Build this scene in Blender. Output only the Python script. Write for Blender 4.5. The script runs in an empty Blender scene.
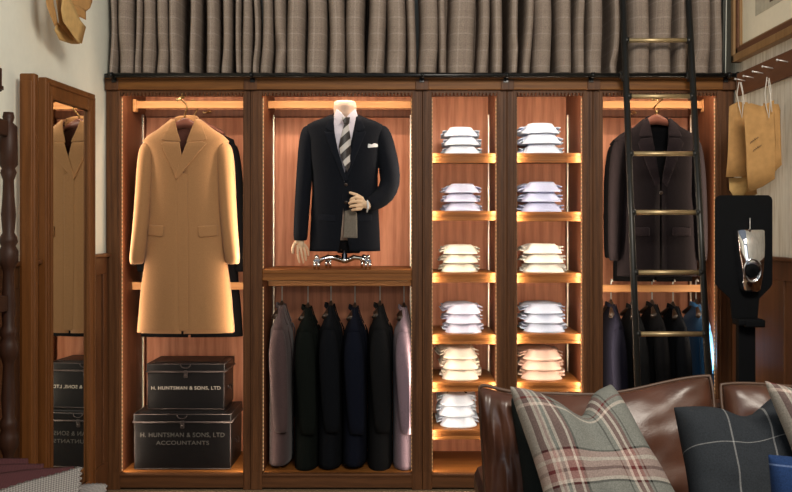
import bpy, bmesh, math, random
from mathutils import Vector, Matrix, noise
random.seed(7)
C = bpy.context.scene.collection
PI = math.pi
F = 967.0; CX = 400.0; CY = 225.0; CAMY = -5.2; H = 1.425

def at(px, py, d):                    # a point of the place seen at (px,py), d metres from the camera plane
    return Vector(((px-CX)*d/F, CAMY+d, H-(py-CY)*d/F))
def X0(px, d=5.2): return (px-CX)*d/F
def Z0(py, d=5.2): return H-(py-CY)*d/F
def lin(r, g, b):
    f = lambda c: (c/255/12.92 if c/255 <= .04045 else ((c/255+.055)/1.055)**2.4)
    return (f(r), f(g), f(b), 1)

# ------------------------------------------------------------------ materials
MATS = {}
def newmat(name):
    m = bpy.data.materials.new(name); m.use_nodes = True
    nt = m.node_tree; b = nt.nodes['Principled BSDF']; MATS[name] = m
    return m, nt, b
def ramp(nt, fac, stops, interp='LINEAR'):
    r = nt.nodes.new('ShaderNodeValToRGB'); cr = r.color_ramp; cr.interpolation = interp
    while len(cr.elements) < len(stops): cr.elements.new(.5)
    for e, (p, c) in zip(cr.elements, stops): e.position = p; e.color = c
    nt.links.new(fac, r.inputs[0]); return r.outputs[0]
def mapping(nt, coord, scale, loc=(0,0,0)):
    tc = nt.nodes.new('ShaderNodeTexCoord'); mp = nt.nodes.new('ShaderNodeMapping')
    mp.inputs['Scale'].default_value = scale; mp.inputs['Location'].default_value = loc
    nt.links.new(tc.outputs[coord], mp.inputs[0]); return mp.outputs[0]
def noise_tex(nt, vec, scale, detail=4, dist=0, rough=.5):
    n = nt.nodes.new('ShaderNodeTexNoise'); n.inputs['Scale'].default_value = scale
    n.inputs['Detail'].default_value = detail; n.inputs['Distortion'].default_value = dist
    n.inputs['Roughness'].default_value = rough
    nt.links.new(vec, n.inputs['Vector']); return n.outputs['Fac']
def bump(nt, b, h, strength, dist=.002):
    n = nt.nodes.new('ShaderNodeBump'); n.inputs['Strength'].default_value = strength
    n.inputs['Distance'].default_value = dist
    nt.links.new(h, n.inputs['Height']); nt.links.new(n.outputs[0], b.inputs['Normal'])
def mixc(nt, fac, a, c, mode='MIX'):
    m = nt.nodes.new('ShaderNodeMix'); m.data_type = 'RGBA'; m.blend_type = mode
    if isinstance(fac, (int, float)): m.inputs[0].default_value = fac
    else: nt.links.new(fac, m.inputs[0])
    for i, v in ((6, a), (7, c)):
        if isinstance(v, tuple): m.inputs[i].default_value = v
        else: nt.links.new(v, m.inputs[i])
    return m.outputs[2]

def wood(name, dark, light, axis='Z', rough=.5, fig=1.0, spec=.25, wv=.38):
    m, nt, b = newmat(name)
    s = {'Z': (1, 1, .09), 'X': (.09, 1, 1), 'Y': (1, .09, 1)}[axis]
    v = mapping(nt, 'Object', s)
    n1 = noise_tex(nt, v, 9*fig, 5, 1.6)
    w = nt.nodes.new('ShaderNodeTexWave'); w.wave_type = 'BANDS'; w.bands_direction = 'X' if axis != 'X' else 'Z'
    w.inputs['Scale'].default_value = 9*fig; w.inputs['Distortion'].default_value = 9
    w.inputs['Detail'].default_value = 3; w.inputs['Detail Scale'].default_value = .9
    nt.links.new(v, w.inputs['Vector'])
    n2 = noise_tex(nt, v, 90, 3)
    c1 = ramp(nt, n1, [(.3, dark), (.7, light)])
    c2 = mixc(nt, wv, c1, ramp(nt, w.outputs['Fac'], [(.1, dark), (.8, light)]))
    c3 = mixc(nt, .25, c2, ramp(nt, n2, [(.35, dark), (.65, light)]))
    nt.links.new(c3, b.inputs['Base Color'])
    b.inputs['Roughness'].default_value = rough; b.inputs['Specular IOR Level'].default_value = spec
    bump(nt, b, n2, .15, .001); return m
def cloth(name, col, var=.25, scale=350, rough=.95, sheen=.15, bmp=.25):
    m, nt, b = newmat(name)
    if max(col[:3]) < .06: sheen = 0
    v = mapping(nt, 'Object', (1, 1, 1))
    n = noise_tex(nt, v, scale, 3)
    d = tuple(c*(1-var) for c in col[:3])+(1,); l = tuple(min(1, c*(1+var)) for c in col[:3])+(1,)
    nt.links.new(ramp(nt, n, [(.35, d), (.65, l)]), b.inputs['Base Color'])
    b.inputs['Roughness'].default_value = rough; b.inputs['Sheen Weight'].default_value = sheen
    b.inputs['Specular IOR Level'].default_value = .15
    bump(nt, b, noise_tex(nt, v, 14, 3), bmp, .01); return m
def plain(name, col, rough=.5, metal=0, spec=.5, bmp=None, var=.11):
    m, nt, b = newmat(name)
    v = mapping(nt, 'Object', (1, 1, 1)); n = noise_tex(nt, v, 30, 4)
    d = tuple(c*(1-var) for c in col[:3])+(1,); l = tuple(min(1, c*(1+var)) for c in col[:3])+(1,)
    nt.links.new(ramp(nt, n, [(.3, d), (.7, l)]), b.inputs['Base Color'])
    b.inputs['Roughness'].default_value = rough; b.inputs['Metallic'].default_value = metal
    b.inputs['Specular IOR Level'].default_value = spec
    if bmp: bump(nt, b, n, bmp, .003)
    return m

FR = ((.058, .022, .008, 1), (.155, .064, .024, 1))
wood('wood_frame', *FR)
wood('wood_frame_x', *FR, axis='X')
wood('wood_cornice', (.12, .042, .008, 1), (.26, .105, .022, 1), 'X')
wood('wood_side', (.085, .026, .012, 1), (.18, .062, .026, 1))
wood('wood_back', (.44, .155, .080, 1), (.74, .33, .19, 1), fig=.6, wv=.45)
wood('wood_shelf', (.14, .045, .009, 1), (.30, .115, .026, 1), 'X')
wood('wood_rail', (.40, .18, .065, 1), (.56, .28, .11, 1), 'X')
wood('wood_mirror', (.10, .034, .007, 1), (.19, .068, .016, 1), rough=.5)
wood('wood_post', (.020, .008, .005, 1), (.048, .018, .009, 1))
wood('wood_wain', (.060, .024, .010, 1), (.13, .052, .020, 1), rough=.4)
wood('wood_table', (.05, .025, .015, 1), (.10, .05, .03, 1), 'X')
wood('wood_floor', (.22, .15, .09, 1), (.34, .24, .15, 1), 'X', rough=.5)
wood('wood_hanger', (.10, .035, .024, 1), (.20, .075, .05, 1), 'X', rough=.3)
wood('wood_gilt', (.22, .12, .045, 1), (.36, .21, .09, 1), rough=.4)
wood('wood_pegrail', (.10, .04, .018, 1), (.17, .072, .034, 1), 'Y')
plain('black_paint', (.012, .012, .012, 1), .3)
plain('rail_metal', (.02, .02, .02, 1), .22, .6)
plain('ladder_steel', (.022, .022, .02, 1), .35, .3)
plain('brass', (.60, .43, .20, 1), .3, 1)
plain('brass_dull', (.58, .44, .24, 1), .42, .75)
plain('steel_strip', (.75, .66, .52, 1), .35, 1)
plain('chrome', (.85, .85, .87, 1), .06, 1)
plain('white_metal', (.78, .76, .72, 1), .35, .6)
plain('wall_paint', (.80, .81, .71, 1), .8, 0, .2, var=.02)
plain('mat_board', (.86, .80, .62, 1), .8, var=.02)
plain('sketch_grey', (.50, .47, .36, 1), .8)
plain('ink', (.10, .07, .04, 1), .8)
plain('board_black', (.003, .0035, .0045, 1), .7, 0, .12)
plain('kraft_paper', (.47, .26, .095, 1), .75, 0, .25, .4)
plain('kraft_paper_light', (.56, .36, .14, 1), .75, 0, .25, .4)
plain('mannequin_wood', (.72, .50, .32, 1), .45)
plain('form_canvas', (.50, .36, .28, 1), .85)
plain('tin', (.0045, .004, .0045, 1), .42, 0, .3, .3)
plain('tin_edge', (.05, .038, .036, 1), .45, .3)
plain('letter_paint', (.36, .33, .28, 1), .6)
plain('letter_faded', (.085, .08, .072, 1), .7)
plain('horn', (.03, .018, .012, 1), .3)
plain('cord', (.66, .62, .55, 1), .8)
cloth('camel', (.375, .198, .088, 1), .10, bmp=.15)
cloth('camel_edge', (.40, .24, .11, 1), .12)
cloth('camel_lining', (.11, .045, .035, 1), .15, sheen=0)
cloth('navy', (.006, .0075, .0115, 1), .3)
cloth('navy_lapel', (.008, .0098, .015, 1), .3)
cloth('black_cloth', (.0035, .0035, .0045, 1), .3)
cloth('plum', (.009, .0062, .0075, 1), .45)
cloth('plum_lapel', (.016, .011, .013, 1), .45)
cloth('mauve', (.075, .048, .049, 1), .3)
cloth('forest', (.0035, .0055, .0045, 1), .3)
cloth('ink_navy', (.0032, .0042, .0065, 1), .3)
cloth('blue_navy', (.0035, .0052, .0125, 1), .3)
cloth('slate', (.0065, .007, .008, 1), .3)
cloth('lavender', (.22, .16, .20, 1), .3)
cloth('royal', (.02, .10, .24, 1), .2)
cloth('indigo', (.006, .006, .014, 1), .2)
cloth('grey_flannel', (.17, .15, .125, 1), .3)
cloth('lilac_shirt', (.66, .62, .70, 1), .05, bmp=.1)
cloth('dark_pillow', (.013, .017, .017, 1), .3)
for nm, c in dict(shirt_white=(.80, .82, .86), shirt_lilac=(.52, .56, .76), shirt_cream=(.84, .80, .70), shirt_pale=(.62, .64, .82),
                  shirt_ivory=(.86, .78, .68), shirt_cool=(.68, .77, .92), shirt_ice=(.64, .74, .93), shirt_peri=(.48, .54, .78), shirt_eggshell=(.80, .80, .76),
                  shirt_blue=(.52, .60, .78), shirt_pink=(.84, .60, .50)).items():
    cloth(nm, tuple(q*.78 for q in c)+(1,), .04, 200, .8, .05, .15)

def led():
    m, nt, b = newmat('led_emit')
    v = mapping(nt, 'Object', (1, 1, 1)); sx = nt.nodes.new('ShaderNodeSeparateXYZ'); nt.links.new(v, sx.inputs[0])
    a = nt.nodes.new('ShaderNodeMath'); a.operation = 'PINGPONG'; a.inputs[1].default_value = .011; nt.links.new(sx.outputs[2], a.inputs[0])
    g = nt.nodes.new('ShaderNodeMath'); g.operation = 'GREATER_THAN'; g.inputs[1].default_value = .006; nt.links.new(a.outputs[0], g.inputs[0])
    k = nt.nodes.new('ShaderNodeMath'); k.operation = 'MULTIPLY'; k.inputs[1].default_value = .45; nt.links.new(g.outputs[0], k.inputs[0])
    b.inputs['Base Color'].default_value = (.5, .35, .2, 1)
    b.inputs['Emission Color'].default_value = (1, .50, .20, 1); nt.links.new(k.outputs[0], b.inputs['Emission Strength'])
led()
def leather():
    m, nt, b = newmat('leather'); v = mapping(nt, 'Object', (1, 1, 1))
    n = noise_tex(nt, v, 5, 5, .5); n2 = noise_tex(nt, v, 260, 3)
    c = ramp(nt, n, [(.3, (.050, .019, .011, 1)), (.7, (.105, .042, .025, 1))])
    nt.links.new(c, b.inputs['Base Color']); b.inputs['Roughness'].default_value = .33
    b.inputs['Specular IOR Level'].default_value = .55
    v2 = mapping(nt, 'Object', (1, 1, 1.3)); n3 = noise_tex(nt, v2, 7, 3, .6)
    mx = nt.nodes.new('ShaderNodeMath'); mx.operation = 'MULTIPLY_ADD'; mx.inputs[1].default_value = .10
    nt.links.new(n2, mx.inputs[0]); nt.links.new(n3, mx.inputs[2]); bump(nt, b, mx.outputs[0], .30, .012)
leather()
plain('leather_piping', (.10, .055, .035, 1), .45)
def uvcheck(name, su, sv, ustops, vstops, mix=.5, var=.35, rough=.95, extra=None):
    m, nt, b = newmat(name)
    tc = nt.nodes.new('ShaderNodeTexCoord'); sx = nt.nodes.new('ShaderNodeSeparateXYZ'); nt.links.new(tc.outputs['UV'], sx.inputs[0])
    outs = []
    for i, (s, st) in enumerate(((su, ustops), (sv, vstops))):
        k = nt.nodes.new('ShaderNodeMath'); k.operation = 'MULTIPLY'; k.inputs[1].default_value = s; nt.links.new(sx.outputs[i], k.inputs[0])
        f = nt.nodes.new('ShaderNodeMath'); f.operation = 'FRACT'; nt.links.new(k.outputs[0], f.inputs[0])
        outs.append(ramp(nt, f.outputs[0], st, 'CONSTANT'))
    c = mixc(nt, mix, outs[0], outs[1])
    n = noise_tex(nt, mapping(nt, 'Object', (1, 1, 1)), 260, 3)
    c = mixc(nt, 1.0, c, ramp(nt, n, [(.3, (1-var,)*3+(1,)), (.7, (1, 1, 1, 1))]), 'MULTIPLY')
    nt.links.new(c, b.inputs['Base Color']); b.inputs['Roughness'].default_value = rough
    b.inputs['Specular IOR Level'].default_value = .15
    bump(nt, b, n, .25, .001); return m
g_ = (.20, .205, .185, 1); cr_ = (.60, .52, .45, 1); rd_ = (.14, .035, .035, 1); bk_ = (.015, .014, .014, 1); pk_ = (.42, .27, .24, 1)
PL = [(0, g_), (.10, bk_), (.115, cr_), (.15, rd_), (.20, cr_), (.225, pk_), (.27, cr_), (.29, rd_), (.33, g_), (.345, bk_), (.36, g_), (.66, bk_), (.672, g_)]
PU = [(0, cr_), (.03, rd_), (.06, cr_), (.075, pk_), (.09, cr_), (.105, g_), (.125, cr_), (.14, rd_), (.19, cr_), (.205, rd_), (.225, bk_), (.24, g_), (.50, bk_), (.51, g_), (.54, cr_), (.56, rd_), (.59, cr_), (.61, rd_), (.64, g_), (.655, bk_), (.667, g_)]
PV = [(0, g_), (.20, cr_), (.225, g_), (.26, rd_), (.275, g_), (.63, bk_), (.645, cr_), (.67, pk_), (.72, rd_), (.745, pk_), (.79, cr_), (.82, pk_), (.87, bk_), (.885, g_)]
uvcheck('plaid', 1.0, 1.0, PU, PV, .5)
nv = (.032, .037, .044, 1); ln = (.34, .34, .34, 1)
uvcheck('windowpane', 1, 1, [(0, nv), (.29, ln), (.303, nv), (.56, ln), (.573, nv), (.83, ln), (.843, nv)], [(0, nv), (.35, ln), (.361, nv), (.86, ln), (.871, nv)], .5)
bl = (.018, .045, .135, 1)
uvcheck('blue_pane', 2, 2, [(0, bl), (.47, (.2, .28, .5, 1)), (.49, bl)], [(0, bl), (.70, (.2, .28, .5, 1)), (.72, bl)], .5)
ca = (.37, .295, .24, 1); cb = (.52, .43, .37, 1); cc = (.29, .22, .185, 1)
uvcheck('curtain_check', 9, 11.5, [(0, ca), (.40, cb), (.47, ca), (.72, cc), (.76, ca), (.80, cc), (.84, ca)], [(0, ca), (.42, cb), (.50, ca), (.75, cc), (.79, ca), (.84, cc), (.88, ca)], .5, .4)
w1 = (.42, .39, .37, 1); w2 = (.13, .12, .115, 1)
uvcheck('houndstooth', 70, 26, [(0, w1), (.5, w2)], [(0, w1), (.5, w2)], .5, .3)
uvcheck('burgundy', 60, 60, [(0, (.075, .024, .028, 1)), (.5, (.10, .036, .040, 1))], [(0, (.075, .024, .028, 1)), (.5, (.10, .036, .040, 1))], .5, .3)
def wallpaper():
    m, nt, b = newmat('wallpaper'); v = mapping(nt, 'Object', (1, 3, .25)); n = noise_tex(nt, v, 16, 5, .6)
    nt.links.new(ramp(nt, n, [(.35, (.50, .46, .37, 1)), (.50, (.62, .59, .50, 1)), (.75, (.70, .68, .60, 1))]), b.inputs['Base Color'])
    b.inputs['Roughness'].default_value = .85
wallpaper()
def mirror_glass():
    m, nt, b = newmat('mirror_glass'); b.inputs['Metallic'].default_value = 1
    b.inputs['Base Color'].default_value = (.72, .74, .70, 1); b.inputs['Roughness'].default_value = .015
mirror_glass()
def tie_mat():
    m, nt, b = newmat('tie_silk'); v = mapping(nt, 'Object', (1, 1, 1)); sx = nt.nodes.new('ShaderNodeSeparateXYZ'); nt.links.new(v, sx.inputs[0])
    a = nt.nodes.new('ShaderNodeMath'); a.operation = 'MULTIPLY_ADD'; a.inputs[1].default_value = -.95; nt.links.new(sx.outputs[0], a.inputs[0]); nt.links.new(sx.outputs[2], a.inputs[2])
    k = nt.nodes.new('ShaderNodeMath'); k.operation = 'MULTIPLY_ADD'; k.inputs[1].default_value = 11.5; k.inputs[2].default_value = .25; nt.links.new(a.outputs[0], k.inputs[0])
    f = nt.nodes.new('ShaderNodeMath'); f.operation = 'FRACT'; nt.links.new(k.outputs[0], f.inputs[0])
    nt.links.new(ramp(nt, f.outputs[0], [(0, (.022, .016, .016, 1)), (.56, (.52, .49, .47, 1))], 'CONSTANT'), b.inputs['Base Color']); b.inputs['Roughness'].default_value = .45
tie_mat()

# ------------------------------------------------------------------ mesh builder
class MB:
    def __init__(s): s.bm = bmesh.new(); s.uv = s.bm.loops.layers.uv.new('UVMap')
    def faces(s, vs, fs, smooth=False, uvs=None):
        V = [s.bm.verts.new(v) for v in vs]
        for f in fs:
            try: q = s.bm.faces.new([V[i] for i in f])
            except ValueError: continue
            q.smooth = smooth
            if uvs:
                for l, i in zip(q.loops, f): l[s.uv].uv = uvs[i]
        return V
    def box(s, x0, x1, y0, y1, z0, z1, bev=0, M=None):
        t = bmesh.new(); bmesh.ops.create_cube(t, size=1)
        for v in t.verts: v.co = Vector(((x0+x1)/2+v.co.x*(x1-x0), (y0+y1)/2+v.co.y*(y1-y0), (z0+z1)/2+v.co.z*(z1-z0)))
        if bev: bmesh.ops.bevel(t, geom=t.edges[:], offset=bev, segments=2, affect='EDGES', profile=.5)
        return s.join(t, M)
    def join(s, t, M=None):
        if M is not None: bmesh.ops.transform(t, matrix=M, verts=t.verts)
        t.verts.index_update()
        s.faces([v.co.copy() for v in t.verts], [[v.index for v in f.verts] for f in t.faces], smooth=any(f.smooth for f in t.faces))
        t.free(); return s
    def tube(s, pts, r, n=10, cap=True):
        pts = [Vector(p) for p in pts]; R = r if isinstance(r, (list, tuple)) else [r]*len(pts)
        rings = []; up = None
        for i, p in enumerate(pts):
            t = (pts[min(i+1, len(pts)-1)]-pts[max(i-1, 0)]).normalized()
            if up is None:
                up = Vector((0, 0, 1)) if abs(t.z) < .9 else Vector((0, 1, 0))
            a = (up-t*up.dot(t)).normalized(); up = a; b = t.cross(a)
            q = R[i]; ra, rb = q if isinstance(q, (tuple, list)) else (q, q)
            rings.append([p+a*ra*math.cos(2*PI*k/n)+b*rb*math.sin(2*PI*k/n) for k in range(n)])
        s.rings(rings, cap); return s
    def rings(s, rings, cap=True, smooth=True):
        n = len(rings[0]); vs = [v for r in rings for v in r]; fs = []
        for i in range(len(rings)-1):
            for k in range(n):
                fs.append((i*n+k, i*n+(k+1) % n, (i+1)*n+(k+1) % n, (i+1)*n+k))
        if cap: fs.append(tuple(range(n))[::-1]); fs.append(tuple((len(rings)-1)*n+k for k in range(n)))
        s.faces(vs, fs, smooth)
    def lathe(s, prof, c=(0, 0, 0), n=20, M=None, axis='Z'):
        rr = []
        for r, z in prof:
            ring = []
            for k in range(n):
                a = 2*PI*k/n; p = Vector((r*math.cos(a), r*math.sin(a), z))
                if axis == 'Y': p = Vector((p.x, p.z, p.y))
                if axis == 'X': p = Vector((p.z, p.x, p.y))
                if M is not None: p = M @ p
                ring.append(p+Vector(c))
            rr.append(ring)
        s.rings(rr); return s
    def sphere(s, c, r, n=12):
        t = bmesh.new(); bmesh.ops.create_uvsphere(t, u_segments=n, v_segments=n//2+2, radius=1)
        rr = r if isinstance(r, (tuple, list)) else (r, r, r)
        for v in t.verts: v.co = Vector(c)+Vector((v.co.x*rr[0], v.co.y*rr[1], v.co.z*rr[2]))
        for f in t.faces: f.smooth = True
        return s.join(t)
    def grid(s, fn, nu, nv, smooth=True, uvfn=None):
        vs = [fn(i/nu, j/nv) for j in range(nv+1) for i in range(nu+1)]
        fs = [(j*(nu+1)+i, j*(nu+1)+i+1, (j+1)*(nu+1)+i+1, (j+1)*(nu+1)+i) for j in range(nv) for i in range(nu)]
        uv = [(uvfn(i/nu, j/nv) if uvfn else (i/nu, j/nv)) for j in range(nv+1) for i in range(nu+1)]
        s.faces(vs, fs, smooth, uv); return s
    def patch(s, outline, surf, step=.02, uvscale=1):
        """a cloth piece: outline in (x,z), laid on the surface y=surf(x,z)"""
        t = bmesh.new(); f = t.faces.new([t.verts.new((x, 0, z)) for x, z in outline])
        bmesh.ops.triangulate(t, faces=[f])
        xs = [p[0] for p in outline]; zs = [p[1] for p in outline]
        for k, (lo, hi, no) in enumerate(((min(xs), max(xs), (1, 0, 0)), (min(zs), max(zs), (0, 0, 1)))):
            q = math.ceil((hi-lo)/step)
            for i in range(1, q):
                c = lo+(hi-lo)*i/q; co = (c, 0, 0) if k == 0 else (0, 0, c)
                bmesh.ops.bisect_plane(t, geom=t.verts[:]+t.edges[:]+t.faces[:], plane_co=co, plane_no=no)
        for v in t.verts: v.co.y = surf(v.co.x, v.co.z)
        bmesh.ops.recalc_face_normals(t, faces=t.faces)
        if sum(f.normal.y for f in t.faces) > 0: bmesh.ops.reverse_faces(t, faces=t.faces)
        for f in t.faces: f.smooth = True
        return s.join(t)

def wloc(o):
    p = Vector((0, 0, 0))
    while o: p += o.location; o = o.parent
    return p
def obj(name, mb, mat, parent=None, world=False, solid=0, sub=0, soff=0, bev=0):
    me = bpy.data.meshes.new(name)
    if world and parent: bmesh.ops.translate(mb.bm, vec=-wloc(parent), verts=mb.bm.verts)
    mb.bm.to_mesh(me); mb.bm.free()
    me.materials.append(MATS[mat]); o = bpy.data.objects.new(name, me); C.objects.link(o)
    if parent: o.parent = parent
    if sub and not solid:
        q = o.modifiers.new('sub', 'SUBSURF'); q.levels = q.render_levels = sub
    if solid:
        q = o.modifiers.new('solid', 'SOLIDIFY'); q.thickness = solid; q.offset = soff
        if sub:
            q = o.modifiers.new('sub', 'SUBSURF'); q.levels = q.render_levels = sub
    return o
def tag(o, label=None, cat=None, group=None, kind=None):
    if label: o['label'] = label
    if cat: o['category'] = cat
    if group: o['group'] = group
    if kind: o['kind'] = kind
    return o
def thing(name, label, cat, loc=(0, 0, 0), rz=0, group=None):
    o = bpy.data.objects.new(name, None); C.objects.link(o); o.location = loc; o.rotation_euler = (0, 0, rz)
    o.empty_display_size = .05
    return tag(o, label, cat, group)
def solo(name, mb, mat, label, cat, group=None, base=None, **k):
    """one-mesh thing with its origin at its base"""
    vs = [v.co for v in mb.bm.verts]
    if base is None:
        base = Vector(((min(v.x for v in vs)+max(v.x for v in vs))/2, (min(v.y for v in vs)+max(v.y for v in vs))/2, min(v.z for v in vs)))
    bmesh.ops.translate(mb.bm, vec=-Vector(base), verts=mb.bm.verts)
    o = obj(name, mb, mat, **k); o.location = base
    return tag(o, label, cat, group)
def struct(name, mb, mat): return tag(obj(name, mb, mat), kind='structure')
def dup(root, loc, label=None, rz=None, group=None):
    r = root.copy(); C.objects.link(r); r.location = loc
    if rz is not None: r.rotation_euler = (0, 0, rz)
    if label: r['label'] = label
    if group: r['group'] = group
    def rec(a, b):
        for ch in list(a.children):
            if ch == b: continue
            c = ch.copy(); C.objects.link(c); c.parent = b; rec(ch, c)
    rec(root, r); return r
def interp(keys, z):
    if z <= keys[0][0]: return keys[0][1:]
    for a, b in zip(keys, keys[1:]):
        if z <= b[0]:
            t = (z-a[0])/(b[0]-a[0]); t = t*t*(3-2*t)*.5+t*.5
            return tuple(p+(q-p)*t for p, q in zip(a[1:], b[1:]))
    return keys[-1][1:]

# ------------------------------------------------------------------ the room
WL = -1.585; WR = 1.80; TOPZ = 3.3; YB = .60
struct('floor', MB().box(WL, WR, -6.2, YB+.1, -.06, 0), 'wood_floor')
struct('wall_left', MB().box(WL-.12, WL, -6.2, YB+.1, 0, TOPZ), 'wall_paint')
struct('wall_right', MB().box(WR, WR+.12, -6.2, YB+.1, 0, TOPZ), 'wallpaper')
struct('wall_back', MB().box(WL, WR, YB, YB+.12, 0, TOPZ), 'wall_paint')
WZ = 1.275
def wainscot(name, xs, s):
    m = MB(); y0, y1 = -6.1, -.01
    def bx(d, ya, yb, za, zb, bev=.003):
        m.box(min(xs, xs+s*d), max(xs, xs+s*d), ya, yb, za, zb, bev)
    bx(.008, y0, y1, 0, WZ-.02, 0); bx(.020, y0, y1, 0, .16); bx(.018, y0, y1, WZ-.11, WZ-.02)
    bx(.034, y0, y1, WZ-.02, WZ, .006)
    y = y1
    while y > y0+.7:
        bx(.018, y-.08, y, .16, WZ-.11); y -= .62
    struct(name, m, 'wood_wain')
wainscot('trim_1', WL, 1); wainscot('trim_2', WR, -1)

# ------------------------------------------------------------------ wardrobe cabinets
DEP = .54; ZT = Z0(95); ZD = .086; ZTOP = 2.205
Y_IN = .03
def vled(x, s, z0, z1, parent, power):
    """an LED strip in the front corner: x = inner face of the side, s = +1 shines to the right"""
    m = MB().box(min(x, x+s*.004), max(x, x+s*.004), .031, .037, z0, z1)
    o = obj('led_strip', m, 'led_emit', parent, True)
    L = bpy.data.lights.new('led_lamp', 'AREA'); L.shape = 'RECTANGLE'; L.size = .008; L.size_y = z1-z0
    L.energy = power*(z1-z0); L.color = (1, .80, .60)
    lo = bpy.data.objects.new('led_lamp', L); C.objects.link(lo)
    lo.location = (x+s*.0085, .036, (z0+z1)/2)
    d = Vector((s*.8, .6, 0)); lo.rotation_euler = d.to_track_quat('-Z', 'Z').to_euler()
    # long side along z
    q = d.to_track_quat('-Z', 'Y'); lo.rotation_euler = q.to_euler()
def topled(x0, x1, z, parent, power, y=.045):
    m = MB().box(x0, x1, y-.008, y-.002, z-.004, z); obj('led_strip', m, 'led_emit', parent, True)
    L = bpy.data.lights.new('led_lamp', 'AREA'); L.shape = 'RECTANGLE'; L.size = x1-x0; L.size_y = .008
    L.energy = power*(x1-x0); L.color = (1, .80, .60)
    lo = bpy.data.objects.new('led_lamp', L); C.objects.link(lo)
    lo.location = ((x0+x1)/2, y, z-.006); lo.rotation_euler = (math.radians(38), 0, 0)

def shelf(root, x0, x1, ztop, th=.052, yf=.052):
    m = MB(); m.box(x0, x1, yf+.016, DEP-.012, ztop-.028, ztop)
    o = obj('shelf', m, 'wood_shelf', root, True)
    l = MB(); l.box(x0, x1, yf, yf+.016, ztop-.018, ztop, .003); l.box(x0, x1, yf+.006, yf+.016, ztop-.036, ztop-.018)
    l.box(x0, x1, yf, yf+.016, ztop-th, ztop-.036, .003)
    obj('shelf_lip', l, 'wood_shelf', o, True)
    return o
def hang_rail(root, x0, x1, z, y, h=.042, t=.018, bl=True, brr=True):
    m = MB(); m.box(x0, x1, y, y+t, z-h/2, z+h/2, .004); o = obj('hanging_rail', m, 'wood_rail', root, True)
    for f, a, b in ((bl, x0, x0+.022), (brr, x1-.022, x1)):
        if f: obj('rail_bracket', MB().box(a, b, y-.012, y+t+.012, z-h/2-.02, z+h/2+.008, .004), 'wood_rail', o, True)
    return o
BAYS = [  # unit left/right, opening left/right (pixels at the front plane)
    ('coat', 107, 250.5, 120, 243), ('suit', 250.5, 422.5, 262, 412), ('shirt', 422.5, 507, 432, 497), ('shirt', 507, 593, 517, 583), ('jacket', 593, 735, 603, 717)]
LAB = ['dark brown open wardrobe unit at far left holding the camel overcoat and tin boxes',
       'wide open wardrobe unit holding the dressed mannequin above a row of dark jackets',
       'narrow open shelf unit with six stacks of shirts beside the mannequin unit',
       'narrow open shelf unit with shirt stacks beside the unit behind the ladder',
       'open wardrobe unit behind the ladder with a plum jacket and a low jacket rail']
UN = []
for i, (kind, a, b, c, d) in enumerate(BAYS):
    xa, xb, xc, xd = X0(a), X0(b), X0(c), X0(d)
    if i == 0: xa = WL+.004
    if i == 4: xb = WR-.004
    r = thing('wardrobe_cabinet' if kind != 'shirt' else 'shirt_shelf_cabinet', LAB[i], 'cabinet', ((xa+xb)/2, .27, 0)); UN.append(r)
    e = .0008
    for x0, x1, w in ((xa+e, xc, 0), (xd, xb-e, 1)):
        obj('side_panel', MB().box(x0, x1, .028, DEP, 0, ZTOP), 'wood_side', r, True)
        m = MB(); m.box(x0, x1, 0, .028, 0, ZTOP, .003)
        # reeding along the stile
        wd = x1-x0
        m.box(x0+wd*.18, x0+wd*.36, -.004, .002, .10, ZT+.02, .0015); m.box(x0+wd*.64, x0+wd*.82, -.004, .002, .10, ZT+.02, .0015)
        obj('stile', m, 'wood_frame', r, True)
    obj('back_panel', MB().box(xc, xd, DEP-.012, DEP, 0, ZTOP), 'wood_back', r, True)
    m = MB(); m.box(xc, xd, 0, .028, ZT+.022, ZTOP); obj('top_rail', m, 'wood_frame_x', r, True)
    m = MB(); n = int((xd-xc)/.019)
    m.box(xc, xd, .004, .026, ZT+.012, ZT+.022)
    for k in range(n):
        q = xc+(k+.5)*(xd-xc)/n; m.box(q-.0055, q+.0055, -.002, .02, ZT-.004, ZT+.014, .001)
    obj('dentil_moulding', m, 'wood_frame_x', r, True)
    obj('top_panel', MB().box(xc, xd, .028, DEP-.012, ZT+.06, ZTOP), 'wood_side', r, True)
    m = MB(); m.box(xc, xd, .03, DEP-.012, ZD-.02, ZD); obj('bottom_panel', m, 'wood_shelf', r, True)
    m = MB(); m.box(xc, xd, 0, .03, .012, ZD-.008, .002); m.box(xc, xd, -.006, .034, ZD-.014, ZD+.001, .003); obj('base_rail', m, 'wood_frame_x', r, True)
    # shelf standards
    for x, s in ((xc, 1), (xd, -1)):
        z1 = Z0(115, 5.66)
        obj('shelf_standard', MB().box(min(x, x+s*.007), max(x, x+s*.007), .455, .470, ZD, z1), 'steel_strip', r, True)
    if kind in ('coat', 'suit', 'jacket'):
        m = MB().box(xc, xd, DEP-.03, DEP-.012, 2.06, 2.105, .003); obj('back_rail', m, 'wood_side', r, True)
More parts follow.
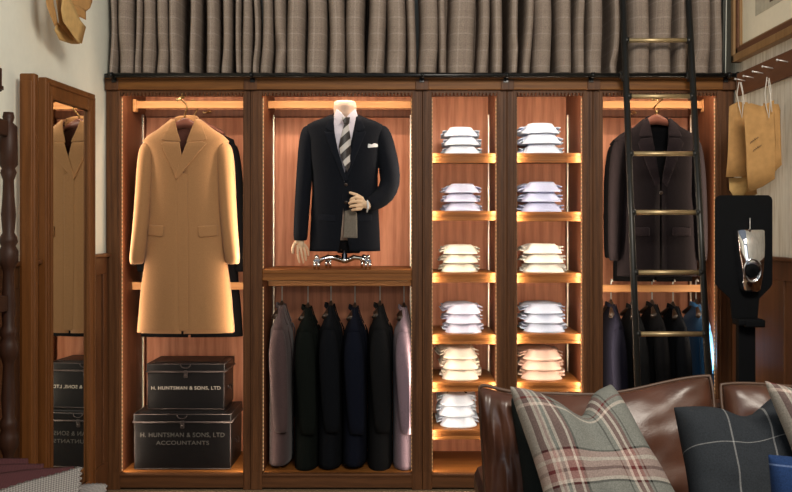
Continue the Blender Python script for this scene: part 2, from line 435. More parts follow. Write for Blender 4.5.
# opening light
pw = {0: 6.5, 1: 6.5, 2: 8.0, 3: 8.0, 4: 7.0}
KP = .36
for i, (kind, a, b, c, d) in enumerate(BAYS):
    r = UN[i]; xc, xd = X0(c), X0(d)
    if i == 1:
        for z0, z1, k in ((ZD+.01, 1.09, .22), (1.19, ZT-.01, 1)):
            vled(xc, 1, z0, z1, r, pw[i]*KP*k); vled(xd, -1, z0, z1, r, pw[i]*KP*k)
    else:
        vled(xc, 1, ZD+.01, ZT-.01, r, pw[i]*KP*(1)); vled(xd, -1, ZD+.01, ZT-.01, r, pw[i]*KP*(1))
    if i in (0, 1, 4): topled(xc+.03, xd-.03, ZT+.05, r, 9*KP)
    else: topled(xc+.02, xd-.02, ZT+.05, r, 5*KP)
RY = .24
zr = Z0(104.5, 5.44)
hang_rail(UN[0], X0(133, 5.44), X0(243)-.001, zr, RY, brr=False)
hang_rail(UN[1], X0(266, 5.44), X0(412)-.001, zr, RY, bl=False, brr=False)
hang_rail(UN[4], X0(603)+.001, X0(706, 5.44), zr, RY, bl=False)
zr2 = Z0(288.5, 5.44)
hang_rail(UN[0], X0(127, 5.44), X0(243)-.001, Z0(286, 5.44), RY, brr=False)
hang_rail(UN[4], X0(603)+.001, X0(713, 5.44), zr2, RY, bl=False)
# mannequin shelf + rail under it
zs = 1.183
o = shelf(UN[1], X0(262), X0(412), zs, .058, .012)
topled(X0(266), X0(408), zs-.06, UN[1], .35, .07)
zr3 = Z0(290, 5.44)-.0
hang_rail(UN[1], X0(262)+.001, X0(412)-.001, zs-.085, RY, .034, bl=False, brr=False)
# lower rear panel rail
def brass_hook(x, z, y, parent):
    m = MB(); m.sphere((x, y-.004, z), (.012, .010, .010)); m.tube([(x, y, z), (x, y-.02, z-.002), (x-.012, y-.03, z-.012), (x-.026, y-.034, z-.014), (x-.030, y-.034, z-.006)], .0045)
    m.tube([(x, y-.004, z), (x+.014, y-.01, z-.008)], .006)
    obj('brass_hook', m, 'brass', parent, True)
brass_hook(X0(209, 5.7), Z0(111, 5.7), DEP-.03, UN[0])
brass_hook(X0(634, 5.7), Z0(112, 5.7), DEP-.03, UN[4])
SZ3 = [153.3, 211, 273, 334.7, 382.3, 430]; SZ4 = [153, 211.8, 273.3, 334, 382.3]
for i, S in ((2, SZ3), (3, SZ4+[430])):
    for py in S: shelf(UN[i], X0(BAYS[i][3]), X0(BAYS[i][4]), Z0(py, 5.252))
# hooks for the outer garments, standing on the face of the top rails
def face_hook(px, py, unit):
    p = at(px, py, 5.24); m = MB()
    m.lathe([(.0, -.006), (.012, -.006), (.013, 0), (.009, .003), (.006, .010), (.006, .03)], (p.x, p.y-.006, p.z), axis='Y', n=14)
    m.tube([(p.x, .035, p.z), (p.x, .03, ZT+.06)], .006)
    m.tube([(p.x-.028, p.y-.02, p.z-.014), (p.x-.030, p.y-.02, p.z-.024), (p.x-.014, p.y-.012, p.z-.014), (p.x, p.y, p.z-.002)], .0062)
    obj('coat_hook', m, 'brass', unit, True)
face_hook(183, 96.5, UN[0]); face_hook(657, 96, UN[4])

# cornice and ladder rail
m = MB(); xa, xb = WL+.004, WR-.004
m.box(xa, xb, -.012, DEP, ZTOP+.001, ZTOP+.008)
m.box(xa, xb, -.03, DEP, ZTOP+.008, 2.236, .004)
co = thing('cabinet_cornice', 'long black moulded cornice capping all the wardrobe units', 'cornice', (0, .27, ZTOP))
obj('cap', m, 'black_paint', co, True)
m = MB(); m.box(xa, xb, -.02, -.0005, Z0(90), Z0(77.5), .003); m.box(xa, xb, -.026, -.0005, Z0(80), Z0(77.5), .003)
obj('frieze', m, 'wood_cornice', co, True)
for px in (113, 251, 422, 507, 593, 728):
    obj('frieze_block', MB().box(X0(px)-.035, X0(px)+.035, -.029, -.02, Z0(90.5), Z0(80.2), .003), 'wood_frame', co, True)
YR = -.085; ZR = Z0(75.2, 5.115)
lr = thing('ladder_rail', 'black tubular ladder rail running along the cabinet cornice below the curtains', 'rail', (0, YR, ZR))
m = MB(); m.tube([(X0(107, 5.115), YR, ZR), (X0(737, 5.115), YR, ZR)], .0115, 14); obj('tube', m, 'rail_metal', lr, True)
for px in (111, 251, 422, 507, 593, 729):
    m = MB(); x = X0(px, 5.115); m.box(x-.007, x+.007, YR, -.0265, ZR-.007, ZR+.007); m.lathe([(.016, -.008), (.016, .008)], (x, YR, ZR), axis='X'); m.box(x-.012, x+.012, -.036, -.030, ZR-.03, ZR+.012)
    obj('bracket', m, 'rail_metal', lr, True)
obj('end_knob', MB().sphere((X0(738, 5.115), YR, ZR), .018), 'rail_metal', lr, True)

# ------------------------------------------------------------------ curtains
def curtain(folds, label, seed, left_tail=None, right_tail=None):
    rnd = random.Random(seed); pts = []
    Yf, Ybk = -.012, .20
    z0, z1 = 2.240, 3.25
    pl = []   # (x, y, foldindex)
    for i, (a, b) in enumerate(folds):
        xa, xb = X0(a, 5.19), X0(b, 5.19); w = xb-xa; dp = min(1, .55+w/.12)
        yb = Yf+(Ybk-Yf)*dp
        for t, yy in ((0, .9), (.015, .55), (.07, .22), (.20, .06), (.36, 0), (.5, .03), (.66, 0.01), (.82, .08), (.94, .25), (.99, .58), (1.0, .9)):
            pl.append((xa+w*t, Yf+(yb-Yf)*yy+rnd.uniform(-.002, .002), i))
        if i < len(folds)-1:
            g = X0(folds[i+1][0], 5.19)-xb
            if g > .012:
                pl.append((xb+g*.06, min(yb+.22, .40), i)); pl.append((xb+g*.94, min(yb+.22, .40), i))
    ln = [0]
    for p, q in zip(pl, pl[1:]): ln.append(ln[-1]+math.hypot(q[0]-p[0], q[1]-p[1]))
    N = len(pl)-1; NZ = 22
    ph = [rnd.uniform(-1, 1) for _ in folds]; am = [rnd.uniform(.2, 1) for _ in folds]
    def fn(u, v):
        k = round(u*N); x, y, i = pl[k]; h = v
        t = v**1.4
        dx = ph[i]*.030*math.sin(t*3.0+ph[i]*2)*(1-math.exp(-v*3)) + .004*math.sin(v*9+i*1.7)
        crease = .030*am[i]*math.exp(-((v-.10-.05*ph[i])/.035)**2)*(1 if y < .03 else 0)
        crease += .010*am[i]*math.exp(-((v-.03)/.02)**2)*(1 if y < .03 else 0)
        return Vector((x+dx+crease*.6*ph[i], y+crease*.9+.006*math.sin(v*14+i*2+x*30)*(1-v), z0+(z1-z0)*v))
    m = MB(); m.grid(fn, N, NZ, uvfn=lambda u, v: (ln[round(u*N)]*1.0, v*(z1-z0)))
    o = solo('curtain', m, 'curtain_check', label, 'curtain', 'grey check curtains above the wardrobe', solid=.003, sub=1)
    return o
curtain([(108, 113), (115.5, 132), (134, 139), (140, 152.5), (153.5, 165.5), (167, 178.5), (188, 197), (204, 216.5), (219, 227.5), (235, 240), (241, 251), (252, 257)],
        'leftmost grey check curtain, hanging in loose separated folds above the camel coat', 1)
curtain([(258, 269), (271.7, 283.3), (285, 304), (305.4, 325.8), (327, 343.4), (344.7, 363.4), (366, 384), (386, 406), (407, 416)],
        'middle grey check curtain hanging in tight folds above the mannequin', 5)
curtain([(417, 437), (438, 446), (447, 475), (477, 489), (491, 503), (508, 518), (522, 532), (533, 553), (556, 573), (575, 586), (588, 605), (610, 619), (630, 652), (653, 675), (677, 690), (692, 712), (714, 725)],
        'rightmost and widest grey check curtain, hanging behind the top of the ladder', 9)
m = MB(); m.grid(lambda u, v: Vector((X0(727, 5.19)+.012*math.sin(u*3)+u*.02-.012*(1-v), -.02+.13*u, 2.240+1.0*v)), 6, 8)
solo('lining_strip', m, 'wall_paint', 'narrow pale lining edge hanging at the far right end of the curtains', 'curtain', solid=.003)

# ------------------------------------------------------------------ garments
def garment(root, L, sc, mat, lap, lin, keys, sleeve, collar, lapels, v, flaps=(), buttons=(), flap_pts=None, front=None, n=2.4, ycen=0, cut=None, nsec=46):
    """parts: body, lining, sleeves, collar, lapels ... in the root's own frame; z=0 hem, z=L collar"""
    ks = [(k[0], k[1], k[2], k[3]) for k in keys]
    def sec(z): return interp(ks, z)
    def surf(x, z):
        w, d, vv = sec(z); q = min(.985, abs(x)/max(w, .01)); return ycen-d*(1-q**n)**(1/n)
    def ring(z, shrink=0, back=0):
        w, d, vv = sec(z); w -= shrink; d -= shrink; out = []
        q = min(.97, max(0.0, vv/w)); t0 = math.asin(q**(n/2)) if q > 0 else 0.0
        t0 = max(t0, .012)
        for k in range(nsec+1):
            t = t0+(2*PI-2*t0)*k/nsec; s, c = math.sin(t), math.cos(t)
            x = w*math.copysign(abs(s)**(2/n), s); y = ycen-d*math.copysign(abs(c)**(2/n), c)
            fold = 1+.012*math.sin(x*38+1)*max(0, 1-z/(L*.55))
            out.append(Vector((x, ycen+(y-ycen)*fold+(0 if c > 0 else 0), z)))
        return out
    zt = keys[-1][0]; NZ = 40
    def body(sh, za, zb):
        m = MB(); rs = [ring(za+(zb-za)*(j/NZ), sh) for j in range(NZ+1)]
        m.grid(lambda a, b: rs[round(b*NZ)][round(a*nsec)], nsec, NZ); return m
    b = obj('body', body(0, 0, zt), mat, root, solid=.004, soff=1)
    obj('lining', body(.007, .012, zt-.004), lin, b, solid=.002, soff=1)
    for s in sleeve:
        m = MB(); rr = []
        for (cx, cy, cz, rx, ry) in s['secs']:
            rr.append([Vector((cx+rx*math.cos(2*PI*k/20), ycen+cy+ry*math.sin(2*PI*k/20), cz)) for k in range(20)])
        m.rings(rr, True); obj('sleeve', m, mat, root, sub=1)
    if collar:
        for o_ in collar['patches']:
            obj('collar', MB().patch(o_, lambda x, z: surf(x, z)-.009, .015), lap, root, solid=.005, sub=1)
        # back of the collar: a band round the neck
        w, dd, hh = collar['w'], collar['d'], collar['h']; zb = collar['z']; m = MB()
        def cf(a, bb):
            t = -PI*.08+PI*1.16*a
            r = 1+.16*(1-bb); drop = collar.get('drop', .03)*(1-math.sin(max(0, min(PI, t))))
            return Vector((w*r*math.cos(t), ycen+dd*r*math.sin(t)+collar.get('y', 0), zb-drop+hh*bb))
        m.grid(cf, 24, 4); obj('collar', m, lap, root, solid=.005, sub=1)
    for o_, off in lapels:
        obj('lapel', MB().patch(o_, lambda x, z: surf(x, z)-off-.002, .015), lap, root, solid=.006, sub=1)
    for o_ in flaps:
        obj('pocket_flap', MB().patch(o_, lambda x, z: surf(x, z)-.010, .02), lap, root, solid=.007, sub=1)
    for o_ in (front or ()):
        obj('front_edge', MB().patch(o_, lambda x, z: surf(x, z)-.004, .02), mat, root, solid=.003, sub=1)
    for (x, z) in buttons:
        obj('button', MB().lathe([(0, -.004), (.008, -.004), (.010, -.002), (.010, .002), (0, .002)], (x, surf(x, z)-.008, z), axis='Y', n=14), 'horn', root)
    return surf
def hanger(p, label, W=.19, hook=None, rz=0, neck=.055, hooktop=.10, group=None, tilt=.07, mat='wood_hanger', hm='brass', hr=.0034):
    """p = the point at the middle of the hanger's top; hook = path (relative) for the metal hook"""
    r = thing('coat_hanger', label, 'hanger', p, rz, group)
    m = MB(); rr = []; N = 22
    for i in range(N+1):
        x = -W+2*W*i/N; q = abs(x)/W
        zc = -.022-.080*q**1.25*(W/.19); hz = .024*(1-.45*q); hy = .011+.012*q
        if abs(x) < neck: hz += .006*math.cos(x/neck*PI/2); zc += .0
        y = .02*q*q
        rr.append([Vector((x, y+hy*math.cos(2*PI*k/12), zc+hz*math.sin(2*PI*k/12))) for k in range(12)])
    m.rings(rr); obj('hanger_body', m, mat, r)
    m = MB()
    if hook is None:
        R = .018; t = hooktop
        hook = [(0, 0, -.01), (0, 0, t-2*R-.012)]+[(R*math.cos(a), 0, t-R+R*math.sin(a)) for a in [PI*1.25-k*PI*.2 for k in range(8)]]
    m.tube(hook, hr, 8); obj('hook', m, hm, r)
    return r

# camel overcoat ---------------------------------------------------------
def coat_outlines(px0, sc, L, y0, pts): return [((px-px0)/sc, L-(py-y0)/sc) for px, py in pts]
D = 5.30; S = F/D; yc = CAMY+D
L = 215/S; cx0 = 186.0; ytop = 117.0
base = Vector((X0(cx0, D), yc, Z0(332, D)))
coat = thing('overcoat', 'long camel wool overcoat hanging from a brass hook in the left wardrobe', 'coat', base)
P = lambda pts: [(X0(px, 5.21)-base.x, Z0(py, 5.21)-base.z) for px, py in pts]   # cloth pieces lie on the coat's front, 9 cm nearer than its middle
def z_(py): return L-(py-ytop)/S
keys = [(0, .262, .085, .004), (.15, .25, .085, .002), (.45, .215, .085, .001), (z_(200), .195, .09, .001), (z_(180), .192, .09, .003), (z_(155), .196, .092, .022),
        (z_(148), .215, .088, .034), (z_(142), .236, .080, .040), (z_(139), .222, .076, .042), (z_(135), .196, .072, .047), (z_(128), .132, .062, .053), (z_(120), .080, .055, .058)]
def sl(side, secs): return {'secs': [(side*a, b, z, rx, ry) for a, b, z, rx, ry in secs]}
slv = [(.185, 0, z_(141), .012, .02), (.198, 0, z_(142.5), .035, .045), (.203, 0, z_(147), .050, .062), (.215, 0, z_(160), .052, .068), (.224, -.005, z_(190), .050, .066),
       (.240, -.02, z_(230), .046, .060), (.262, -.03, z_(263), .043, .055), (.262, -.03, z_(264), .030, .045)]
garment(coat, L, S, 'camel', 'camel', 'camel_lining', keys, [sl(-1, slv), sl(1, slv)],
        {'patches': [P([(173.5, 118.5), (170, 121), (165, 131), (160.5, 139.5), (166, 140.5), (181, 142), (176.5, 130)]),
                     P([(194, 118.5), (199, 120), (203, 130), (207, 139.5), (202, 140.5), (186, 143), (190, 130)])],
         'w': .062, 'd': .05, 'h': .045, 'z': z_(122), 'drop': .02, 'y': .01},
        [(P([(166, 141), (160.5, 143.8), (176.5, 179), (183, 160), (179.5, 141.6)]), .006),
         (P([(202, 141), (206.5, 143.6), (177, 180), (175.5, 177), (182, 156), (187, 142.5)]), .011)],
        0, flaps=[P([(146, 224.5), (164, 225.5), (163.5, 236), (160.5, 237), (146, 235)]), P([(198, 226), (217, 224.5), (217, 236), (200, 237.5), (198, 236)])],
        front=[P([(177, 179), (182, 172), (188, 175), (188, 331), (179, 331.5), (177.5, 260)])])
hz = Z0(118.5, D)
hp = Vector((X0(184.5, D), yc+.01, hz))
hk = at(183, 96.5, 5.24)-hp
hanger(hp, 'brown wooden hanger with a brass hook carrying the camel overcoat', .17, hr=.0048, hook=
       [(0, 0, -.01), (0, 0, .022), (.010, -.02, .040), (.020, -.03, .055), (.014, -.04, .078), (.002, -.05, .090), (-.014, hk.y-.002, hk.z-.011), (-.026, hk.y, hk.z-.018)])
# dark coat behind it
Db = 5.44; 
base = Vector((X0(191, 5.47), CAMY+5.495, Z0(336.5, 5.47)))
def simple_coat(name, label, cat, base, L, mat, lap=None, lining='black_cloth', shw=.20, hem=.22, dep=.07, rz=0, group=None, slen=.62, parts=True, arm=.045, sx=.0, waist=None, buttons=True, armd=.055, vk=1):
    r = thing(name, label, cat, base, rz, group); lap = lap or mat; wa = waist or shw-.015
    keys = [(0, hem, dep, .003), (L*.4, (hem+wa)/2, dep, .002), (L-.42, wa, dep, .002), (L-.36, wa+.003, dep, .006), (L-.22, shw-.005, dep, .030),
            (L-.155, shw+.005, dep, .040), (L-.12, shw+.028, dep*.9, .042), (L-.108, shw+.014, dep*.88, .043), (L-.09, shw*.88, dep*.8, .046), (L-.05, .115, dep*.7, .052), (L-.015, .076, dep*.62, .056)]
    keys = [(a, b, c, d*vk) for a, b, c, d in keys]
    tp = 1
    if vk < 1:
        tp = .62; f = [1, 1, 1, 1, 1, .92, .74, .68, .58, .38, .24]
        keys = [(a, b, c*q, d) for (a, b, c, d), q in zip(keys, f)]
    s = [(shw-.025, 0, L-.122, .01, .015), (shw-.008, 0, L-.128, arm*.75, armd*.7*tp), (shw-.004, 0, L-.155, arm, armd*(.75 if tp < 1 else 1)), (shw+.012, 0, L-.25, arm, armd+.004), (shw+.02+sx*.4, -.008, L-.42, arm*.93, armd),
         (shw+.022+sx, -.02, L-slen-.05, arm*.8, armd*.85), (shw+.022+sx, -.02, L-slen-.052, arm*.5, armd*.6)]
    lp = [(-.105, L-.125), (-.125, L-.150), (-.03, L-.39), (-.004, L-.36), (-.030, L-.20), (-.046, L-.12)]
    lc = [(-.060, L-.008), (-.080, L-.02), (-.105, L-.075), (-.118, L-.115), (-.10, L-.118), (-.044, L-.115), (-.052, L-.05)]
    garment(r, L, 1, mat, lap, lining, keys, [sl(-1, s), sl(1, s)],
            {'patches': [lc, [(-x, z) for x, z in lc]], 'w': .060, 'd': dep*(.6 if vk == 1 else .42), 'h': .04 if vk == 1 else .025, 'z': L-.025, 'drop': .02, 'y': .005},
            [(lp, .006), ([(-x, z) for x, z in lp], .010)], 0,
            flaps=[[(-.17, .27), (-.06, .27), (-.06, .22), (-.17, .22)], [(.17, .27), (.06, .27), (.06, .22), (.17, .22)]] if parts else (),
            buttons=[(0, L-.42), (0, L-.53)] if buttons else ())
    return r
Lb = (336.5-121)/176.8
simple_coat('overcoat', 'near-black overcoat hanging mostly hidden behind the camel overcoat', 'coat', base, Lb, 'black_cloth', shw=.225, hem=.285, dep=.065, sx=.03, slen=.80)
hp = Vector((X0(194, 5.49), CAMY+5.495, Z0(117, 5.49)))
hanger(hp, 'wooden hanger with a bent brass hook, behind the camel overcoat', .17, hr=.0048, hook=
       [(0, 0, -.01), (0, 0, .01), (.022, -.02, .04), (.026, -.035, .062), (.012, -.035, .088), (.0, -.036, .092), (-.010, -.036, .084)])

# plum jacket in the right wardrobe --------------------------------------
base = Vector((X0(657, 5.33), CAMY+5.33, Z0(276, 5.33)))
Lp = (276-117)/(F/5.33)
simple_coat('suit_jacket', 'dark plum jacket with peaked lapels hanging behind the ladder on the upper hook', 'jacket', base, Lp, 'plum', 'plum_lapel', 'black_cloth', shw=.205, hem=.215, dep=.075, slen=.74, sx=.012)
hp = Vector((X0(657, 5.33), CAMY+5.34, Z0(115, 5.33)))
hk = at(657, 96, 5.24)-hp
hanger(hp, 'brown wooden hanger with a brass hook holding the plum jacket', .165, hr=.0048, hook=
       [(0, 0, -.01), (0, 0, .018), (-.020, -.02, .036), (-.012, -.05, .058), (.010, -.07, .075), (.004, hk.y-.01, hk.z-.006), (-.012, hk.y-.012, hk.z-.011), (-.024, hk.y-.012, hk.z-.02)])
base = Vector((X0(653, 5.49), CAMY+5.50, Z0(281, 5.49)))
simple_coat('suit_jacket', 'near-black jacket hanging on the upper rail just behind the plum jacket', 'jacket', base, (281-122)/(F/5.49), 'black_cloth', shw=.215, hem=.22, dep=.06, slen=.72, sx=.01)
hanger(Vector((X0(653, 5.49), CAMY+5.50, Z0(120, 5.49))), 'hanger of the near-black jacket, hooked over the upper right rail', .165, hr=.0048, hook=
       [(0, 0, -.01), (0, 0, .02), (.026, -.02, .045), (.032, -.035, .075), (.016, -.04, .112), (.0, -.04, .118), (-.012, -.04, .104)])

# side-on jackets ----------------------------------------------------------
def side_jacket(px, py_top, py_bot, mat, label, hl, dep=.05, y=.27, group=None, hpx=None, rz=PI/2, lean=0, lining='black_cloth', hgroup=None, railz=None, shw=.185):
    d = y-CAMY; b = Vector((X0(px, d), y, Z0(py_bot, d))); L = (py_bot-py_top)/(F/d)
    r = simple_coat('suit_jacket', label, 'jacket', b, L, mat, None, lining, shw=shw, hem=.205, dep=dep, rz=rz, group=group, slen=.64, parts=False, arm=.040, buttons=False, armd=dep*.84, vk=.12)
    hp = Vector((b.x, y, b.z+L+.004)); t = railz+.030-hp.z
    R = .022
    hook = [(0, 0, -.01), (0, 0, t-2*R-.01), (.0, 0, t-2*R)]+[(-(.249-.27)*0+R*math.sin(a), 0, t-R-R*math.cos(a)) for a in [k*PI/6 for k in range(1, 9)]]
    # the hook loops over the rail, which lies a little in front of the hanger's middle
    sgn = 1 if rz > 0 else -1
    hook = [(x-sgn*(y-RY-.009), yy, zz) if k > 1 else (x-sgn*(y-RY-.009)*.0, yy, zz) for k, (x, yy, zz) in enumerate(hook)]
    hanger(hp, hl, .13, hook, rz, neck=.03, group=hgroup, mat='horn', hm='white_metal', hr=.0040)
    return r
J = [(282, 'mauve', 'mauve-grey jacket hanging side-on, first on the left under the mannequin shelf', 'hanger of the mauve-grey jacket under the mannequin shelf'),
     (308, 'forest', 'very dark green jacket, second from the left under the mannequin shelf', 'hanger of the very dark green jacket under the mannequin shelf'),
     (331, 'ink_navy', 'blackish jacket, third from the left under the mannequin shelf', 'hanger of the third jacket from the left under the mannequin shelf'),
     (355, 'blue_navy', 'dark navy jacket, fourth from the left under the mannequin shelf', 'hanger of the dark navy jacket under the mannequin shelf'),
     (380, 'slate', 'charcoal jacket, fifth from the left under the mannequin shelf', 'hanger of the charcoal jacket under the mannequin shelf'),
     (404, 'lavender', 'lavender-grey jacket, last on the right under the mannequin shelf', 'hanger of the lavender-grey jacket, rightmost under the mannequin shelf')]
for k, (px, mt, lb, hl) in enumerate(J):
    side_jacket(px, 302+(k % 2)*2, 460+(k*5) % 7-3, mt, lb, hl, dep=.058 if k in (0, 5) else .064, group='jackets hanging under the mannequin shelf', hgroup='hangers under the mannequin shelf', railz=zs-.085+.017)
J = [(611, 'indigo', 'dark indigo jacket, leftmost on the low rail behind the ladder', 'hanger of the dark indigo jacket on the low rail'),
     (632, 'slate', 'charcoal jacket, second from the left on the low rail behind the ladder', 'hanger of the charcoal jacket on the low rail'),
     (652, 'black_cloth', 'black jacket in the middle of the low rail behind the ladder', 'hanger of the black middle jacket on the low rail'),
     (673, 'ink_navy', 'ink navy jacket beside the bright blue one on the low rail', 'hanger of the ink navy jacket on the low rail'),
     (696, 'royal', 'bright blue jacket at the right end of the low rail behind the ladder', 'hanger of the bright blue jacket on the low rail')]
for k, (px, mt, lb, hl) in enumerate(J):
    side_jacket(px, 301+(k % 2)*2, 458, mt, lb, hl, dep=.05, group='jackets on the low rail behind the ladder', hgroup='hangers on the low rail behind the ladder', railz=zr2+.021)

# ------------------------------------------------------------------ mannequin
D = 5.31; S = F/D; ym = CAMY+D
mz = zs
man = thing('mannequin', 'headless tailor mannequin in a navy suit jacket, striped tie and wooden hands', 'mannequin', (X0(345, D), ym, mz))
O = Vector((X0(345, D), ym, mz))
def ml(px, py, dy=0):              # mannequin local
    return Vector(((px-345)/S, dy, Z0(py, D)-mz))
def zz(py): return Z0(py, D)-mz
# jacket
jk = bpy.data.objects.new('jacket', None)
zb = zz(251); 
def PM(pts): return [(X0(px, 5.205)-O.x, Z0(py, 5.205)-O.z) for px, py in pts]
keys = [(zb, .190, .095, .030), (zz(235), .187, .10, .016), (zz(215), .182, .105, .006), (zz(190), .176, .108, .002), (zz(176), .176, .11, .004), (zz(160), .184, .118, .020), (zz(145), .190, .118, .038),
        (zz(136), .198, .110, .048), (zz(129.5), .210, .098, .054), (zz(125.5), .204, .090, .058), (zz(122), .168, .084, .061), (zz(119), .118, .074, .063), (zz(116), .082, .064, .064)]
n_ = 2.4
def msurf(x, z):
    w, d, vv = interp(keys, z); q = min(.985, abs(x)/w); return -d*(1-q**n_)**(1/n_)
m = MB(); nsec = 50; NZ = 44
def mring(z, sh=0):
    w, d, vv = interp(keys, z); w -= sh; d -= sh; q = min(.97, vv/w); t0 = max(.012, math.asin(q**(n_/2))); out = []
    for k in range(nsec+1):
        t = t0+(2*PI-2*t0)*k/nsec; s_, c_ = math.sin(t), math.cos(t)
        out.append(Vector((w*math.copysign(abs(s_)**(2/n_), s_), -d*math.copysign(abs(c_)**(2/n_), c_), z)))
    return out
zt = zz(116); rs = [mring(zb+(zt-zb)*j/NZ) for j in range(NZ+1)]
m.grid(lambda a, b: rs[round(b*NZ)][round(a*nsec)], nsec, NZ)
jacket = obj('jacket', m, 'navy', man, solid=.004, soff=1)
# sleeves: one hanging, one bent across the waist
def rp(pts, rad):
    m = MB(); m.tube(pts, rad, 20); return m
obj('sleeve', rp([ml(310, 126, .0), ml(309, 127.5, .0), ml(308.5, 134, 0), ml(306.5, 150, .002), ml(304, 180, .0), ml(302, 212, -.02), ml(301, 240, -.035), ml(301, 240.5, -.035)],
    [.010, .032, (.047, .060), (.048, .060), (.044, .056), (.042, .052), (.040, .044), .034]), 'navy', jacket, sub=1)
obj('sleeve', rp([ml(380, 126, .0), ml(381, 127.5, .0), ml(382.5, 134, 0), ml(385.5, 150, .0), ml(389.5, 168, -.005), ml(391, 184, -.02), ml(385, 196, -.055), ml(377, 202, -.10), ml(369.5, 206, -.135), ml(369, 206, -.136)],
    [.010, .032, (.050, .060), (.058, .060), (.058, .058), (.056, .058), (.056, .052), (.047, .046), (.040, .038), .030]), 'navy', jacket, sub=1)
for sgn in (-1, 1):
    f = lambda pts: [(345+sgn*(px-345), py) for px, py in pts]
    obj('collar', MB().patch(PM(f([(333.5, 114.5), (329, 118), (325, 128), (331, 132), (334.5, 130), (333, 122)])), lambda x, z: msurf(x, z)-.008, .015), 'navy_lapel', jacket, solid=.004, sub=1)
    obj('lapel', MB().patch(PM(f([(331, 132.5), (323.5, 131), (344, 182), (346.5, 178), (338, 150), (334.5, 132)])), lambda x, z: msurf(x, z)-(.006 if sgn < 0 else .010), .015), 'navy_lapel', jacket, solid=.004, sub=1)
    obj('pocket_flap', MB().patch(PM(f([(318, 214), (336, 215), (336, 222), (318, 221)])), lambda x, z: msurf(x, z)-.005, .015), 'navy_lapel', jacket, solid=.003, sub=1)
m = MB()
def cf(a, b):
    t = -PI*.06+PI*1.12*a; r = 1+.15*(1-b)
    return Vector((.068*r*math.cos(t), .058*r*math.sin(t)+.005, zz(116)-.025*(1-math.sin(max(0, min(PI, t))))+.035*b))
m.grid(cf, 24, 4); obj('collar', m, 'navy_lapel', jacket, solid=.004, sub=1)
obj('front_edge', MB().patch(PM([(341.5, 178), (346, 184), (351, 180), (352, 200), (351, 213), (345, 213), (342.5, 205)]), lambda x, z: msurf(x, z)-.0045, .012), 'navy', jacket, solid=.002)
for py in (185.5, 203):
    obj('button', MB().lathe([(0, -.004), (.007, -.004), (.009, -.002), (.009, .002), (0, .002)], (.012, msurf(0, zz(py))-.007, zz(py)), axis='Y', n=14), 'horn', jacket)
# shirt front, collar, tie
shirt = obj('shirt', MB().patch(PM([(331, 119), (336, 113), (356, 113), (359, 119), (358, 150), (349, 186), (342, 186), (334, 150)]), lambda x, z: -.062-.30*max(0, (.46-z))*.35+x*x*3.2 if False else max(msurf(x, z)+.006, -.112)+.002, .012), 'lilac_shirt', man, solid=.003, sub=1)
for sgn in (-1, 1):
    f = lambda pts: [(345.5+sgn*(px-345.5), py) for px, py in pts]
    obj('shirt_collar', MB().patch(PM(f([(336, 107.5), (333.5, 115), (337, 126.5), (345.3, 117.5), (341, 112)])), lambda x, z: -.068-.26*(zz(108)-z)+abs(x)*.30, .01), 'lilac_shirt', shirt, solid=.003, sub=1)
m = MB()
m.grid(lambda a, b: Vector((.056*(1+.06*(1-b))*math.cos(PI*2*a), .050*math.sin(PI*2*a), zz(117)+.050*b-.010*(1-math.sin(PI*2*a))*.5)), 28, 4)
obj('collar_stand', m, 'lilac_shirt', shirt, solid=.003)
tz = lambda py: zz(py)
tie = obj('tie', MB().patch(PM([(344.2, 124), (348.4, 124), (353, 152), (352, 160), (347.5, 173), (341.5, 158), (339, 146)]), lambda x, z: -.119-.018*math.cos(x*40)+.03*max(0, z-zz(150))/.15+ .01*(z < 0), .012), 'tie_silk', man, solid=.004, sub=1)
obj('tie_knot', MB().patch(PM([(341.6, 117), (350, 117), (348.8, 124.5), (344, 124.5)]), lambda x, z: -.108-.012*math.cos(x*60), .008), 'tie_silk', tie, solid=.010, sub=1)
obj('pocket_square', MB().patch(PM([(367.5, 148), (368, 143.5), (371.5, 144.3), (374, 142.8), (378.5, 143.2), (378, 146.2)]), lambda x, z: msurf(x, z)-.007, .01), 'shirt_white', man, solid=.003, sub=1)
# neck + form
m = MB(); m.lathe([(0, zz(100.8)), (.050, zz(101.2)), (.061, zz(103)), (.063, zz(108)), (.060, zz(114)), (.070, zz(120))], n=28); obj('neck', m, 'form_canvas', man)
m = MB(); rr = []
for z, w, d in ((zz(240), .11, .07), (zz(225), .13, .08), (zz(200), .135, .085), (zz(175), .145, .09), (zz(150), .16, .095), (zz(130), .16, .08), (zz(121), .10, .06), (zz(116), .055, .048)):
    rr.append([Vector((w*math.cos(2*PI*k/24), d*math.sin(2*PI*k/24), z)) for k in range(24)])
m.rings(rr); obj('torso_form', m, 'form_canvas', man)
# waistcoat / trouser cloth seen in the opening
m = MB(); m.patch(PM([(345, 211), (352, 209), (357, 213), (357.5, 238), (343.5, 238)]), lambda x, z: msurf(x, z)-.0055, .012); obj('cloth_panel', m, 'grey_flannel', man, solid=.002)
m = MB(); rr = []
for z, w, d in ((zz(253), .060, .05), (zz(248), .075, .06), (zz(238), .09, .07)):
    rr.append([Vector((.02+w*math.cos(2*PI*k/24), d*math.sin(2*PI*k/24), z)) for k in range(24)])
m.rings(rr); obj('form_base', m, 'black_cloth', man)
